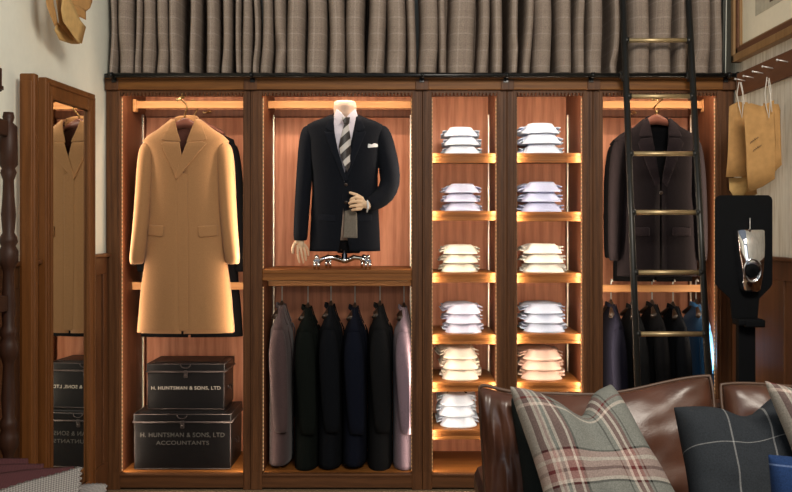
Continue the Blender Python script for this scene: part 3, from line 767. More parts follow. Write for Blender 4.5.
# stand
m = MB(); m.tube([(0, -.02, zz(245)), (0, -.02, zz(262))], .012, 14); obj('stand_pole', m, 'black_paint', man)
m = MB(); m.lathe([(0, zz(250)), (.009, zz(250)), (.010, zz(253)), (.016, zz(254)), (.017, zz(258)), (.022, zz(259)), (.022, zz(261.5)), (.012, zz(263)), (0, zz(263))], (0, -.045, 0), 18)
m.tube([(0, -.03, zz(252)), (-.012, -.045, zz(250)), (-.020, -.045, zz(249))], .004)
obj('stand_hub', m, 'chrome', man)
def caster(dx, dy):
    leg = MB(); leg.tube([(dx*.12, -.03+dy*.12, zz(260)), (dx*.45, -.03+dy*.45, zz(257.2)), (dx*.75, -.03+dy*.75, zz(258)), (dx*.95, -.03+dy*.95, zz(261.5))], [.013, .013, .011, .012], 12)
    l = obj('stand_leg', leg, 'chrome', man)
    x, y = dx, -.03+dy; c = MB(); c.tube([(x, y, zz(257)), (x, y, zz(264))], .011, 12); c.box(x-.019, x+.019, y-.014, y+.016, .040, .056, .005); c.sphere((x, y, zz(257)), .014)
    o = obj('caster', c, 'chrome', l)
    w = MB()
    for s in (-1, 1): w.lathe([(0, -.007), (.021, -.007), (.0245, -.003), (.0245, .003), (.021, .007), (0, .007)], (x+s*.011, y, .0250), 18, axis='X')
    obj('wheel', w, 'chrome', l)
for dx, dy in ((-.150, -.03), (.128, -.03), (-.10, .14), (.10, .14)): caster(dx, dy)
# hands
def hand(name, parts, palm, parent, vox=.0022):
    m = MB()
    for pts, rad in parts:
        m.tube(pts, rad, 10)
        for p, r in zip(pts, rad): m.sphere(p, (r if not isinstance(r, tuple) else r[0])*1.0, 8)
    for c, r in palm: m.sphere(c, r, 14)
    o = obj(name, m, 'mannequin_wood', parent)
    q = o.modifiers.new('r', 'REMESH'); q.mode = 'VOXEL'; q.voxel_size = vox; q.use_smooth_shade = True
    q = o.modifiers.new('s', 'SMOOTH'); q.iterations = 3; q.factor = .5
    return o
hb = ml(301, 238, -.035)
def hp_(px, py, dy): return ml(px, py, -.035+dy)
hand('hand', [
    ([hp_(301, 236, 0), hp_(300.3, 243, 0)], [.018, .016]),
    ([hp_(298.4, 246, -.012), hp_(298.6, 252, -.016), hp_(299.2, 257.5, -.012), hp_(300.2, 262, -.004)], [.0078, .0072, .0066, .0055]),
    ([hp_(301.2, 247, -.004), hp_(302.3, 253, -.006), hp_(303.2, 258.5, -.001), hp_(303.8, 262.4, .007)], [.0078, .0072, .0066, .0055]),
    ([hp_(303.6, 246, .006), hp_(305.4, 251.5, .006), hp_(306.2, 256.5, .011), hp_(306.2, 260, .018)], [.0075, .007, .0064, .0053]),
    ([hp_(305.2, 244.5, .016), hp_(307.8, 248.5, .018), hp_(308.8, 252.5, .022), hp_(308.8, 255.2, .026)], [.0068, .0062, .0058, .0048]),
    ([hp_(298.2, 240.5, -.008), hp_(295.2, 244, -.020), hp_(293.8, 248.5, -.026), hp_(294.0, 252.5, -.026)], [.0095, .0085, .0078, .0062])],
    [(hp_(301.3, 243.5, 0), (.021, .015, .026))], man, .0019)
def h2(px, py, dy=0): return ml(px, py, -.150+dy)
hand('hand', [
    ([h2(371, 206, .012), h2(366, 205, .002)], [.022, .020]),
    ([h2(362, 198.8, -.010), h2(357, 198.2, -.022), h2(353.5, 199.6, -.022), h2(352.2, 200.8, -.012)], [.0095, .009, .0082, .007]),
    ([h2(362, 202.4, -.012), h2(356, 202.2, -.026), h2(352.0, 203.2, -.024), h2(350.8, 204, -.012)], [.0095, .009, .0082, .007]),
    ([h2(362, 206.0, -.010), h2(356.4, 206.2, -.024), h2(352.6, 206.8, -.022), h2(351.6, 207.4, -.010)], [.009, .0088, .008, .0065]),
    ([h2(362, 209.2, -.006), h2(357.6, 209.8, -.018), h2(354.4, 210.2, -.016), h2(353.6, 210.4, -.006)], [.0082, .0078, .007, .006]),
    ([h2(363, 199, .0), h2(358, 195.8, -.008), h2(354.4, 194.6, -.012), h2(351.6, 193.6, -.010)], [.0105, .0092, .0082, .007])],
    [(h2(362.5, 203.8, 0), (.024, .017, .030))], man)
m = MB(); m.tube([h2(368.5, 201, -.028), h2(369.2, 207, -.034), h2(368, 212.5, -.012)], [.004, .006, .004]); obj('shirt_cuff', m, 'shirt_white', man)

# ------------------------------------------------------------------ shirts
SH = {}
def shirt_mesh(kind, seed):
    """folded shirt seen from its collar end: body, collar fall, inner stand; z=0 base"""
    rnd = random.Random(seed); body = MB(); w, dp, t = .108, .12, .0245
    def fn(side):
        def g(u, v):
            a = -1+2*u; b = -1+2*v
            e = (max(0, 1-abs(a)**5)*max(0, 1-abs(b)**6))**.5
            wv = .004*math.sin(a*7+seed)*abs(a)+.003*math.sin(b*9+seed*2)
            x = a*w*(1+.04*math.sin(b*3+seed))*(1-.30*max(0, -b-.35)); y = .072+b*dp
            sag = -.010*abs(a)**3
            return Vector((x+.003*math.sin(b*11+seed), y, t+side*t*.98*e+sag*(side > 0)*1+wv*e*(1 if side > 0 else .2)))
        return g
    body.grid(fn(1), 18, 14); body.grid(lambda u, v: fn(-1)(1-u, v), 18, 14)
    bmesh.ops.remove_doubles(body.bm, verts=body.bm.verts, dist=.0004)
    # second folded layer edges at the sides (sleeve folds)
    def layer(zo, inset, xo):
        m = MB()
        for s in (-1, 1):
            m.grid(lambda u, v: Vector((s*(w*(.50+.56*u)-inset)+xo, -.030+.20*v, zo+.006*math.sin(u*3+seed+v*4)-.004*u+.004)), 8, 8)
        return m
    r = {}
    r['body'] = body; r['fold'] = layer(.030, .006*rnd.random(), .003)
    lo = layer(.012, -.004*rnd.random(), -.002)
    r['fold2'] = lo
    # collar: back of the collar fall faces the viewer
    col = MB(); Rb, Rt, hh = .100, .062, .0475; bend = rnd.uniform(.004, .010)
    def cf(u, v):
        t_ = math.radians(-98+196*u); R = Rb+(Rt-Rb)*v; ct = math.cos(t_)
        return Vector((R*math.sin(t_)*1.02, -.040-R*.98*ct, .004+hh*v-bend*(1-ct)*(1-v)*.6-.004*ct*(1-v)))
    col.grid(cf, 28, 5); r['collar'] = col
    st = MB(); st.grid(lambda u, v: Vector((  .061*math.sin(math.radians(-150+300*u)), -.040-.058*math.cos(math.radians(-150+300*u)), .014+.036*v)), 28, 2); r['stand'] = st
    return {k: None for k in ()} or r
PROTO = []
for sd in range(4):
    parts = shirt_mesh('a', sd*1.7+.5); ms = {}
    for k, mb in parts.items():
        me = bpy.data.meshes.new(k); mb.bm.to_mesh(me); mb.bm.free(); ms[k] = me
    PROTO.append(ms)
MM = {}
def shirt_me(i, k, mat):
    if (i, k, mat) not in MM:
        me = PROTO[i][k].copy(); me.materials.clear(); me.materials.append(MATS[mat]); MM[(i, k, mat)] = me
    return MM[(i, k, mat)]
def put_shirt(x, y, z, rz, mat, label, group, i, sc=1, sm=None, tilt=0):
    r = thing('folded_shirt', label, 'shirt', (x, y, z), rz, group); r.scale = (sc, 1, .97)
    for nm, k, th in (('shirt_body', 'body', 0), ('shirt_fold', 'fold', .004), ('shirt_fold', 'fold2', .004), ('collar', 'collar', .003), ('collar_stand', 'stand', .003)):
        o = bpy.data.objects.new(nm, shirt_me(i, k, (sm if k == 'stand' and sm else mat))); C.objects.link(o); o.parent = r
        if th: q = o.modifiers.new('s', 'SOLIDIFY'); q.thickness = th; q.offset = 0
    return r
COLN = {'shirt_white': 'white', 'shirt_lilac': 'pale lilac-blue', 'shirt_cream': 'cream', 'shirt_pale': 'lilac-white', 'shirt_ivory': 'ivory', 'shirt_cool': 'white', 'shirt_pink': 'pink',
        'shirt_ice': 'icy white', 'shirt_peri': 'periwinkle', 'shirt_eggshell': 'eggshell', 'shirt_blue': 'pale blue-grey'}
ORD = ['top', 'second', 'third', 'fourth', 'fifth', 'sixth']
STK = [(2, 463, SZ3, ['shirt_cool', 'shirt_lilac', 'shirt_cream', 'shirt_pale', 'shirt_ivory', 'shirt_cool'], 'left'),
       (3, 545, SZ4, ['shirt_ice', 'shirt_peri', 'shirt_eggshell', 'shirt_blue', 'shirt_pink'], 'right')]
OFS = {(2, 0): 463, (2, 1): 463, (2, 2): 461, (2, 3): 464.5, (2, 4): 460.5, (2, 5): 458, (3, 0): 543.5, (3, 1): 544, (3, 2): 545.5, (3, 3): 546, (3, 4): 545}
rnd = random.Random(3)
for bi, cx, S_, cols, side in STK:
    for j, (py, cm) in enumerate(zip(S_, cols)):
        hf = {2: [1, 1, 1, 1.05, 1.17, 1.18], 3: [1.13, 1.1, 1.04, 1.04, 1.1]}[bi][j]
        z = Z0(py, 5.252)+.0012; px = OFS[(bi, j)]; sc = 1.0 if bi == 2 else 1.12
        fan = 0 if (bi == 2 and j < 2) else rnd.uniform(.05, .2)
        for k in range(3):
            pos = ['bottom', 'middle', 'top'][k]
            x = X0(px+rnd.uniform(-1, 1)+(k-1)*-.6, 5.30); rz = rnd.uniform(-.06, .06)+fan*(1.2-k)*(-1 if bi == 2 else -1)*.6
            hs = .93 if k == 2 else 1
            sh_ = put_shirt(x, .235+rnd.uniform(-.004, .004), z+k*.0505*hf, rz, cm, f'{COLN[cm]} folded shirt, {pos} of the {ORD[j]} stack down the {side} shirt shelves',
                      f'folded shirts in the {ORD[j]} stack down the {side} shelves', rnd.randrange(4), sc*(1-.03*k), 'black_cloth' if (bi == 2 and j == 5) else None)
            sh_.scale.z = .97*hf

# ------------------------------------------------------------------ tin deed boxes
def letters(txt, size, x, y, z, width, mat, parent, name='lettering'):
    cu = bpy.data.curves.new('t', 'FONT'); cu.body = txt; cu.size = size; cu.align_x = 'CENTER'; cu.extrude = .0004; cu.offset = .0004; cu.space_character = 1.08
    o = bpy.data.objects.new('t', cu); C.objects.link(o); bpy.context.view_layer.update()
    me = bpy.data.meshes.new_from_object(o.evaluated_get(bpy.context.evaluated_depsgraph_get())); bpy.data.objects.remove(o)
    xs = [v.co.x for v in me.vertices]; k = width/(max(xs)-min(xs)); cxm = (max(xs)+min(xs))/2
    for v in me.vertices: v.co = Vector(((v.co.x-cxm)*k+x, y-v.co.z, v.co.y+z))
    me.materials.clear(); me.materials.append(MATS[mat]); o = bpy.data.objects.new(name, me); C.objects.link(o); o.parent = parent; return o
def deed_box(loc, w, d, h, label, rz, lines):
    r = thing('deed_box', label, 'box', loc, rz)
    lidh = .050
    m = MB(); m.box(-w/2, w/2, -d/2, d/2, 0, h-lidh, .006)
    obj('body', m, 'tin', r)
    e = MB()
    for sx in (-1, 1): e.tube([(sx*(w/2-.001), -d/2+.001, .005), (sx*(w/2-.001), -d/2+.001, h-lidh-.004)], .003, 8)
    e.tube([(-w/2, -d/2, .004), (w/2, -d/2, .004)], .003, 8)
    obj('edge_seam', e, 'tin_edge', r)
    g = .006; l = MB(); l.box(-w/2-g, w/2+g, -d/2-g, d/2+g, h-lidh+.002, h, .007)
    l.box(-w/2+.03, w/2-.03, -d/2+.03, d/2-.03, h-.004, h+.004, .003)
    lid = obj('lid', l, 'tin', r)
    q = MB(); s = .004
    cs = [(-w/2-g, -d/2-g), (w/2+g, -d/2-g), (w/2+g, d/2+g), (-w/2-g, d/2+g), (-w/2-g, -d/2-g)]
    for a, b in zip(cs, cs[1:]):
        q.tube([(a[0], a[1], h-lidh+.004), (b[0], b[1], h-lidh+.004)], .0052, 8)
        q.tube([(a[0]*.985, a[1]*.985, h-.004), (b[0]*.985, b[1]*.985, h-.004)], .0028, 8)
    obj('rolled_rim', q, 'tin_edge', lid)
    k = MB(); y = -d/2-g
    k.tube([(-.028, y-.002, h-.006)]+[(.026*math.cos(a), y-.008, h-.008-.018*math.sin(a)) for a in [PI-PI*i/8 for i in range(1, 8)]]+[(.028, y-.002, h-.006)], .003, 8)
    obj('handle', k, 'tin_edge', lid)
    k = MB(); k.box(-.010, .010, y-.006, y+.004, h-lidh-.030, h-lidh+.012, .003); k.sphere((0, y-.006, h-lidh-.015), .006); obj('hasp', k, 'tin_edge', r)
    for sx in (-1, 1):
        k = MB(); x = sx*(w/2); k.tube([(x, -.04, h*.45), (x+sx*.012, -.035, h*.45-.02), (x+sx*.014, 0, h*.45-.028), (x+sx*.012, .035, h*.45-.02), (x, .04, h*.45)], .003, 8); obj('side_handle', k, 'tin_edge', r)
    for txt, sz, zt, wd, mt in lines: letters(txt, sz, 0, -d/2-.0012, zt, wd, mt, r)
    return r
zlow = ZD+.0015; hl = .306
deed_box((X0(184.6, 5.285+.19)+.030, .085+.19, zlow), .525, .37, hl, 'larger black tin deed box with faded lettering, under the smaller one', 0,
         [('H. HUNTSMAN & SONS, LTD', .034, .178, .46, 'letter_faded'), ('ACCOUNTANTS', .030, .136, .29, 'letter_faded')])
deed_box((X0(185.5, 5.37+.155)+.036, .17+.155, zlow+hl+.005), .425, .30, .258, 'smaller black tin deed box with clear white lettering, stacked on the larger one', 0,
         [('H. HUNTSMAN & SONS, LTD', .026, .112, .385, 'letter_paint')])

# ------------------------------------------------------------------ ladder
lad = thing('library_ladder', 'black steel library ladder with brass rungs leaning against the cabinet rail', 'ladder', at(663, 560, 4.70)*1)
def lp_(px, py):   # leaning plane: distance grows with height
    # plane through y=75 -> d 5.095 ; slope .215 per metre of height
    z = Z0(py, 5.0)
    for _ in range(6):
        d = 5.072+(z-ZR)*.19; z = Z0(py, d)
    return at(px, py, d)
def rail_px(side, py):
    t = py/380.0
    return (621.5+14.5*t+1.5) if side < 0 else (687+20*t+1.5)
a_, b_ = lp_(rail_px(-1, 40), 40), lp_(rail_px(-1, 360), 360)
c_, d_ = lp_(rail_px(1, 40), 40), lp_(rail_px(1, 360), 360)
lad.location = Vector(((b_.x+d_.x)/2, b_.y-.20*b_.z, 0))
for (p, q) in ((a_, b_), (c_, d_)):
    u = (p-q)/(p.z-q.z); top = q+u*(2.72-q.z); bot = q+u*(.04-q.z)
    m = MB(); m.tube([bot, top], (.0165), 14); st_ = obj('ladder_rail', m, 'ladder_steel', lad, True)
    m = MB(); m.lathe([(0, -.012), (.035, -.012), (.038, 0), (.035, .012), (0, .012)], (bot.x, bot.y, .040), 18, axis='X'); obj('wheel', m, 'black_paint', lad, True)
    h = q+u*(ZR-q.z)
    m = MB(); m.box(h.x-.010, h.x+.010, h.y-.004, YR+.02, ZR+.014, ZR+.022); m.box(h.x-.010, h.x+.010, YR+.014, YR+.022, ZR-.006, ZR+.022)
    m.lathe([(.012, -.022), (.02, -.022), (.02, .022), (.012, .022)], (h.x, YR, ZR+.0), 16, axis='X'); m.box(h.x-.015, h.x+.015, h.y+.005, YR-.005, ZR-.035, ZR+.02)
    obj('rail_hook', m, 'black_paint', lad, True)
u1 = (a_-b_)/(a_.z-b_.z); u2 = (c_-d_)/(c_.z-d_.z)
zr_ = [lp_(650, y).z for y in (40.3, 98.7, 155.7, 213.7, 273, 334)]
stp = (zr_[0]-zr_[5])/5; z = zr_[0]
while z > .2:
    p = b_+u1*(z-b_.z); q = d_+u2*(z-d_.z)
    m = MB(); m.tube([p, q], .0125, 14)
    o = obj('rung', m, 'brass_dull', lad, True)
    for e, s in ((p, 1), (q, -1)):
        k = MB(); k.lathe([(.017, 0), (.020, s*.010), (.017, s*.022)], (e.x, e.y, e.z), 14, axis='X')
        obj('rung_collar', k, 'ladder_steel', o, True)
    z -= stp

# ------------------------------------------------------------------ mirror on the left wall
def slab(name, px_near, px_far, ztop, X, th, label):
    pass
AL = math.radians(3.3)
fy = 4.763; ny = 4.193; nx = -1.533
mir = thing('wall_mirror', 'tall wooden framed mirror by the left wall reflecting the camel overcoat', 'mirror', (nx, CAMY+ny, .02), -AL)
Wm = (fy-ny)/math.cos(AL); Hm = (Z0(76.5, ny)+Z0(95, fy))/2-.02; TH = .038; n_st, f_st, top_h = .058, .085, .085
obj('frame_stile', MB().box(-TH, 0, 0, n_st, 0, Hm, .005), 'wood_mirror', mir)
obj('frame_stile', MB().box(-TH, 0, Wm-f_st, Wm, 0, Hm, .005), 'wood_mirror', mir)
obj('frame_top_rail', MB().box(-TH, -.0005, n_st, Wm-f_st, Hm-top_h, Hm, .005), 'wood_mirror', mir)
obj('frame_bottom_rail', MB().box(-TH, -.0005, n_st, Wm-f_st, 0, .16, .005), 'wood_mirror', mir)
m = MB()
for (a, b, c, d) in ((n_st-.018, n_st+.003, .15, Hm-top_h+.014), (Wm-f_st-.003, Wm-f_st+.018, .15, Hm-top_h+.014), (n_st, Wm-f_st, Hm-top_h-.004, Hm-top_h+.014), (n_st, Wm-f_st, .148, .166),
                     (.010, .020, .02, Hm-.02), (Wm-.022, Wm-.012, .02, Hm-.02), (.012, Wm-.012, Hm-.030, Hm-.020)):
    m.box(-.006, .006, a, b, c, d, .003)
obj('frame_moulding', m, 'wood_mirror', mir)
obj('mirror_glass', MB().box(-.014, -.010, n_st-.004, Wm-f_st+.004, .155, Hm-top_h+.004), 'mirror_glass', mir)
m = MB(); zt_ = Z0(73, 3.95); m.box(-1.556, -1.490, CAMY+3.95, CAMY+3.99, .02, zt_, .007); m.box(-1.546, -1.500, CAMY+3.944, CAMY+3.96, .06, zt_-.03, .004)
solo('mirror_wing', m, 'wood_mirror', 'narrow tall wooden post standing on edge just left of the framed mirror', 'post')
# small dark bracket shelf at the edge of the picture
m = MB(); m.box(WL+.002, WL+.045, -1.95, -1.455, Z0(95, 3.84), Z0(72, 3.84), .004); m.box(WL+.045, WL+.055, -1.94, -1.465, Z0(94, 3.84), Z0(90, 3.84), .002)
solo('wall_bracket', m, 'wood_post', 'dark wooden bracket high on the left wall at the picture edge', 'bracket')

# turned wooden rack at the left edge
xr = -1.49
def post(y, parent):
    d = y-CAMY; zt = Z0(112, 3.68); pr = []
    zt2 = zt
    pr = [(.0, zt), (.018, zt-.001), (.022, zt-.02), (.016, zt-.04), (.032, zt-.055), (.034, zt-.20), (.024, zt-.215), (.030, zt-.23), (.020, zt-.26)]
    z = zt-.26
    while z > .30:
        pr += [(.022, z-.06), (.027, z-.13), (.022, z-.20), (.030, z-.215), (.034, z-.235), (.026, z-.25), (.036, z-.27), (.036, z-.31), (.026, z-.33), (.020, z-.35)]; z -= .35
    pr += [(.03, .12), (.034, .02), (.0, .0)]
    m = MB(); m.lathe(pr[::-1], (xr, y, 0), 16); obj('turned_post', m, 'wood_post', parent, True)
rk = thing('turned_rack', 'dark turned wooden rack with ringed posts standing by the left wall', 'rack', (xr, -1.85, 0))
post(-1.52, rk); post(-2.3, rk)
for z in (1.76, 1.10, .4):
    m = MB(); m.box(xr-.012, xr+.012, -2.27, -1.55, z, z+.06, .004); obj('cross_rail', m, 'wood_post', rk, True)

# ------------------------------------------------------------------ brown paper patterns
def sheet(pts, label, mat, group, holes=True, curl=.01, n=10, th=.0012):
    """four or more corner points in space -> slightly curled paper"""
    P0 = [Vector(p) for p in pts]; c = sum(P0, Vector())/len(P0)
    m = MB(); nrm = (P0[1]-P0[0]).cross(P0[2]-P0[0]).normalized()
    t = bmesh.new(); f = t.faces.new([t.verts.new(p) for p in P0]); bmesh.ops.triangulate(t, faces=[f])
    bmesh.ops.subdivide_edges(t, edges=t.edges[:], cuts=3, use_grid_fill=True)
    for v in t.verts:
        q = v.co-c; v.co += nrm*curl*math.sin(q.z*14+q.x*9)*1.0+nrm*curl*.5*noise.noise(v.co*9)
    for f in t.faces: f.smooth = True
    m.join(t); return solo('paper_pattern', m, mat, label, 'paper pattern', group, solid=th)
G = 'brown paper patterns hanging on the right wall'
def hung(px_list, d, label, mat='kraft_paper', g=G, curl=.008, k=0):
    return sheet([at(px, py, d+(px-755)*k) for px, py in px_list], label, mat, g, curl=curl)
hung([(738, 103), (747, 102), (754, 110), (753, 186), (757, 194), (744, 200), (741, 176), (739, 140)], 4.80, 'rearmost brown paper pattern showing between the two front ones on the right wall', 'kraft_paper')
hung([(730, 106), (739, 101), (747, 104), (749, 150), (750, 173), (741, 177), (726, 177), (728, 140)], 4.70, 'left brown paper pattern hanging from the peg rail', 'kraft_paper')
hung([(764, 103), (779, 104), (781, 110), (776, 140), (781, 165), (774, 172), (768, 170), (763, 140)], 4.53, 'right-hand brown paper pattern peeping out beside the front one', 'kraft_paper')
front_p = hung([(744, 104), (752, 103), (762, 106), (774, 100), (776, 140), (774, 179), (762, 187), (749, 192), (746, 168), (745, 130)], 4.50, 'largest brown paper pattern with handwriting, frontmost under the peg rail', 'kraft_paper')
hung([(729, 178), (747, 177), (748, 190), (742, 197), (733, 196), (729, 190)], 4.76, 'lowest brown paper piece showing under the left pattern', 'kraft_paper_light')
# handwriting on the front pattern
m = MB()
def scrib(pts, d): m.tube([at(px, py, d) for px, py in pts], .0011, 5)
for sx, sy in ((750, 143), (753, 151)):
    pts = []
    for k in range(18):
        pts.append((sx+k*.5, sy-k*.35+1.6*math.sin(k*1.9)*(.5 if k % 3 else 1)))
    scrib(pts, 4.485)
bmesh.ops.translate(m.bm, vec=-front_p.location, verts=m.bm.verts); o = obj('handwriting', m, 'ink', front_p)
# strings
for px, py, lb in ((740, 90, 'left'), (768, 88, 'right')):
    d = 4.68 if px < 750 else 4.49; m = MB()
    x1 = 741 if px < 750 else 768
    m.tube([at(px-1, py-11 if px > 750 else py-8, d), at(px-3, py+4, d), at(x1-2, 106, d), at(x1+1, 118, d-.02), at(x1+2, 106, d), at(px+3, py+2, d), at(px+1, py-10 if px > 750 else py-8, d)], .0022, 6)
    m.tube([at(px, py-8, d), at(x1+3, 100, d), at(x1+4, 112, d-.01)], .0018, 6)
    solo('hanging_cord', m, 'cord', f'{lb} pale cord loop tying brown paper patterns to the peg rail', 'cord')
# upper left bundle
G2 = 'brown paper patterns hanging on the left wall'
def hl_(pts, d, label, mat, curl=.008, k=-.010): return sheet([at(px, py, d+(px-65)*-k) for px, py in pts], label, mat, G2, curl=curl)
hl_([(46, -30), (53, -30), (54, 4), (56, 22), (53, 27), (48, 14), (46, 5)], 4.22, 'narrow brown paper strip at the left of the upper left bundle', 'kraft_paper')
hl_([(56, 22), (54, 30), (60, 40), (72, 44), (80, 44), (76, 36), (64, 28)], 4.30, 'lowest folded brown paper piece in the upper left bundle', 'kraft_paper_light')
hl_([(60, -30), (64, -30), (66, 10), (66, 18), (78, 34), (80, 40), (76, 44), (66, 34), (58, 24), (57, 0)], 4.26, 'dark-edged middle brown paper sheet in the upper left bundle', 'kraft_paper')
hl_([(61, -20), (70, 0), (80, 20), (86, 27), (83, 44), (79, 43), (64, 22), (61, 10)], 4.16, 'broad yellow-brown paper pattern at the front of the upper left bundle', 'kraft_paper_light')
hl_([(66, -20), (95, -20), (93, 2), (90, 8), (84, 4), (83, 13), (78, 16), (70, 5)], 4.22, 'ragged brown paper pattern at the upper right of the left bundle', 'kraft_paper')
hl_([(69, 2), (77, 8), (85, 10), (86, 20), (80, 17), (74, 20)], 4.20, 'small torn brown paper piece in the middle of the upper left bundle', 'kraft_paper')
m = MB(); p = at(68, -38, 4.3); m.tube([(WL, p.y, p.z), (p.x+.05, p.y, p.z)], .006); m.sphere((p.x+.05, p.y, p.z), .010); solo('wall_peg', m, 'brass_dull', 'peg above the upper left paper bundle', 'peg')

# ------------------------------------------------------------------ peg rail, picture
y0_, y1_ = -.86, .0
yA = CAMY+WR*F/(742-400)-.0; 
m = MB(); m.box(WR-.022, WR, -1.3, yA+.02, 2.105, 2.225, .004)
pr = thing('peg_rail', 'dark wooden rail with pale metal pegs under the framed picture on the right', 'peg rail', (WR-.01, -.6, 2.16))
obj('rail_board', m, 'wood_pegrail', pr, True)
for px, py in ((737, 79), (745.5, 76), (755, 71.5), (765, 66.5), (780, 60)):
    d = (WR-.022)*F/(px+8-400); y = CAMY+d; z = Z0(py, d); m = MB()
    m.tube([(WR-.018, y, z-.01), (WR-.045, y, z-.004), (WR-.070, y, z)], [.003, .0035, .003], 8); m.sphere((WR-.072, y, z), .006)
    obj('peg', m, 'white_metal', pr, True)
FY1 = CAMY+5.13; FY0 = FY1-1.05; FZ0 = 2.283; FZ1 = 3.15
pic = thing('framed_picture', 'gilt and brown framed drawing with a cream mount high on the right wall', 'picture', (WR-.02, (FY0+FY1)/2, FZ0))
def ring_frame(w0, w1, x0, x1, mat, nm):
    m = MB()
    a0, a1, b0, b1 = FY0+w0, FY1-w0, FZ0+w0, FZ1-w0; c0, c1, d0, d1 = FY0+w1, FY1-w1, FZ0+w1, FZ1-w1
    m.box(x0, x1, a0, a1, b0, d0, .004); m.box(x0, x1, a0, a1, d1, b1, .004); m.box(x0, x1, a0, c0, b0, b1, .004); m.box(x0, x1, c1, a1, b0, b1, .004)
    obj(nm, m, mat, pic, True)
ring_frame(0, .040, WR-.045, WR-.001, 'wood_gilt', 'outer_frame'); ring_frame(.036, .072, WR-.034, WR-.001, 'wood_pegrail', 'frame_moulding'); ring_frame(.068, .082, WR-.026, WR-.001, 'wood_gilt', 'inner_slip')
m = MB(); m.box(WR-.012, WR-.006, FY0+.07, FY1-.07, FZ0+.07, FZ1-.07); obj('mount', m, 'mat_board', pic, True)
m = MB(); m.box(WR-.014, WR-.0125, CAMY+4.64-.5, CAMY+4.86, 2.475, 3.0); obj('drawing', m, 'sketch_grey', pic, True)
m = MB(); m.box(WR-.0155, WR-.0142, CAMY+4.62, CAMY+4.67, 2.50, 2.525, .0005); m.box(WR-.0155, WR-.0142, CAMY+4.50, CAMY+4.56, 2.56, 2.62, .0005); obj('ink_mark', m, 'ink', pic, True)

# ------------------------------------------------------------------ sanitiser stand
D = 4.35; S = F/D; sp = at(746.5, 300, D)
san = thing('sanitiser_stand', 'black floor stand with a chrome hand sanitiser dispenser by the right wall', 'dispenser stand', (sp.x, sp.y, 0))
def sl_(px, py, dy=0): p = at(px, py, D); return (p.x-sp.x, dy, p.z)
def plate(outline, y0, y1, mat, nm, par, bev=.002):
    t = bmesh.new(); vs = [t.verts.new(sl_(px, py, y0)) for px, py in outline]; f = t.faces.new(vs)
    e = bmesh.ops.extrude_face_region(t, geom=[f]); bmesh.ops.translate(t, vec=(0, y1-y0, 0), verts=[v for v in e['geom'] if isinstance(v, bmesh.types.BMVert)])
    bmesh.ops.recalc_face_normals(t, faces=t.faces); m = MB(); m.join(t); return obj(nm, m, mat, par)
def rrect(x0, x1, y0, y1, r):
    o = []
    for cx, cy, a0 in ((x1-r, y0+r, -90), (x1-r, y1-r, 0), (x0+r, y1-r, 90), (x0+r, y0+r, 180)):
        for k in range(5): a = math.radians(a0+k*22.5); o.append((cx+r*math.cos(a), cy+r*math.sin(a)))
    return o
plate([(722, 195), (771, 195), (774, 197), (775, 200), (775, 284), (773, 288), (762, 299), (760, 320), (735, 320), (733, 299), (721, 288), (718, 284), (718, 200), (719, 197)], .03, .045, 'board_black', 'backboard', san)
m = MB(); q0 = sl_(735, 318); q1 = sl_(760, 325); m.box(q0[0], q1[0], -.05, .045, q1[2], q0[2], .008); m.box(q0[0]+.03, q1[0]+.005, -.055, -.02, q1[2]-.006, q0[2]-.004, .006); obj('drip_tray', m, 'board_black', san)
m = MB(); q0 = sl_(740, 0); q1 = sl_(757, 0); m.box(q0[0], q1[0], .015, .06, .02, sl_(0, 320)[2], .004); obj('post', m, 'board_black', san)
m = MB(); m.box(-.17, .17, -.15, .19, 0, .018, .006); obj('base_plate', m, 'board_black', san)
m = MB(); rr = []
for py, xl, xr_, dep in ((229, 738.5, 766, .050), (231, 737, 767, .062), (245, 737.5, 766.5, .075), (262, 739, 765, .085), (278, 741, 763.5, .080), (289, 743, 762, .070), (291.5, 744.5, 760.5, .055)):
    a = sl_(xl-1.5, py); b = sl_(xr_-2, py); c = (a[0]+b[0])/2; w = (b[0]-a[0])/2
    rr.append([Vector((c+w*math.copysign(abs(math.cos(t))**.5, math.cos(t)), .03-dep*max(0, math.copysign(abs(math.sin(t))**.6, math.sin(t))), a[2])) for t in [2*PI*k/32 for k in range(32)]])
m.rings(rr); ds = obj('dispenser_cover', m, 'chrome', san)
m = MB(); c = sl_(748, 270); N = 24
m.tube([(c[0]+.038*math.cos(2*PI*k/N), -.056-.004*math.sin(2*PI*k/N), c[2]+.052*math.sin(2*PI*k/N)) for k in range(N+1)], .0055, 8, False); obj('window_ring', m, 'chrome', ds)
m = MB(); m.lathe([(0, -.058), (.026, -.058), (.034, -.052), (.034, -.046)], (c[0], 0, c[2]), 24, axis='Y'); obj('window', m, 'board_black', ds)
m = MB(); m.tube([sl_(750, 231, -.0), sl_(750, 218, 0)], .002, 6); obj('key_wire', m, 'white_metal', ds)

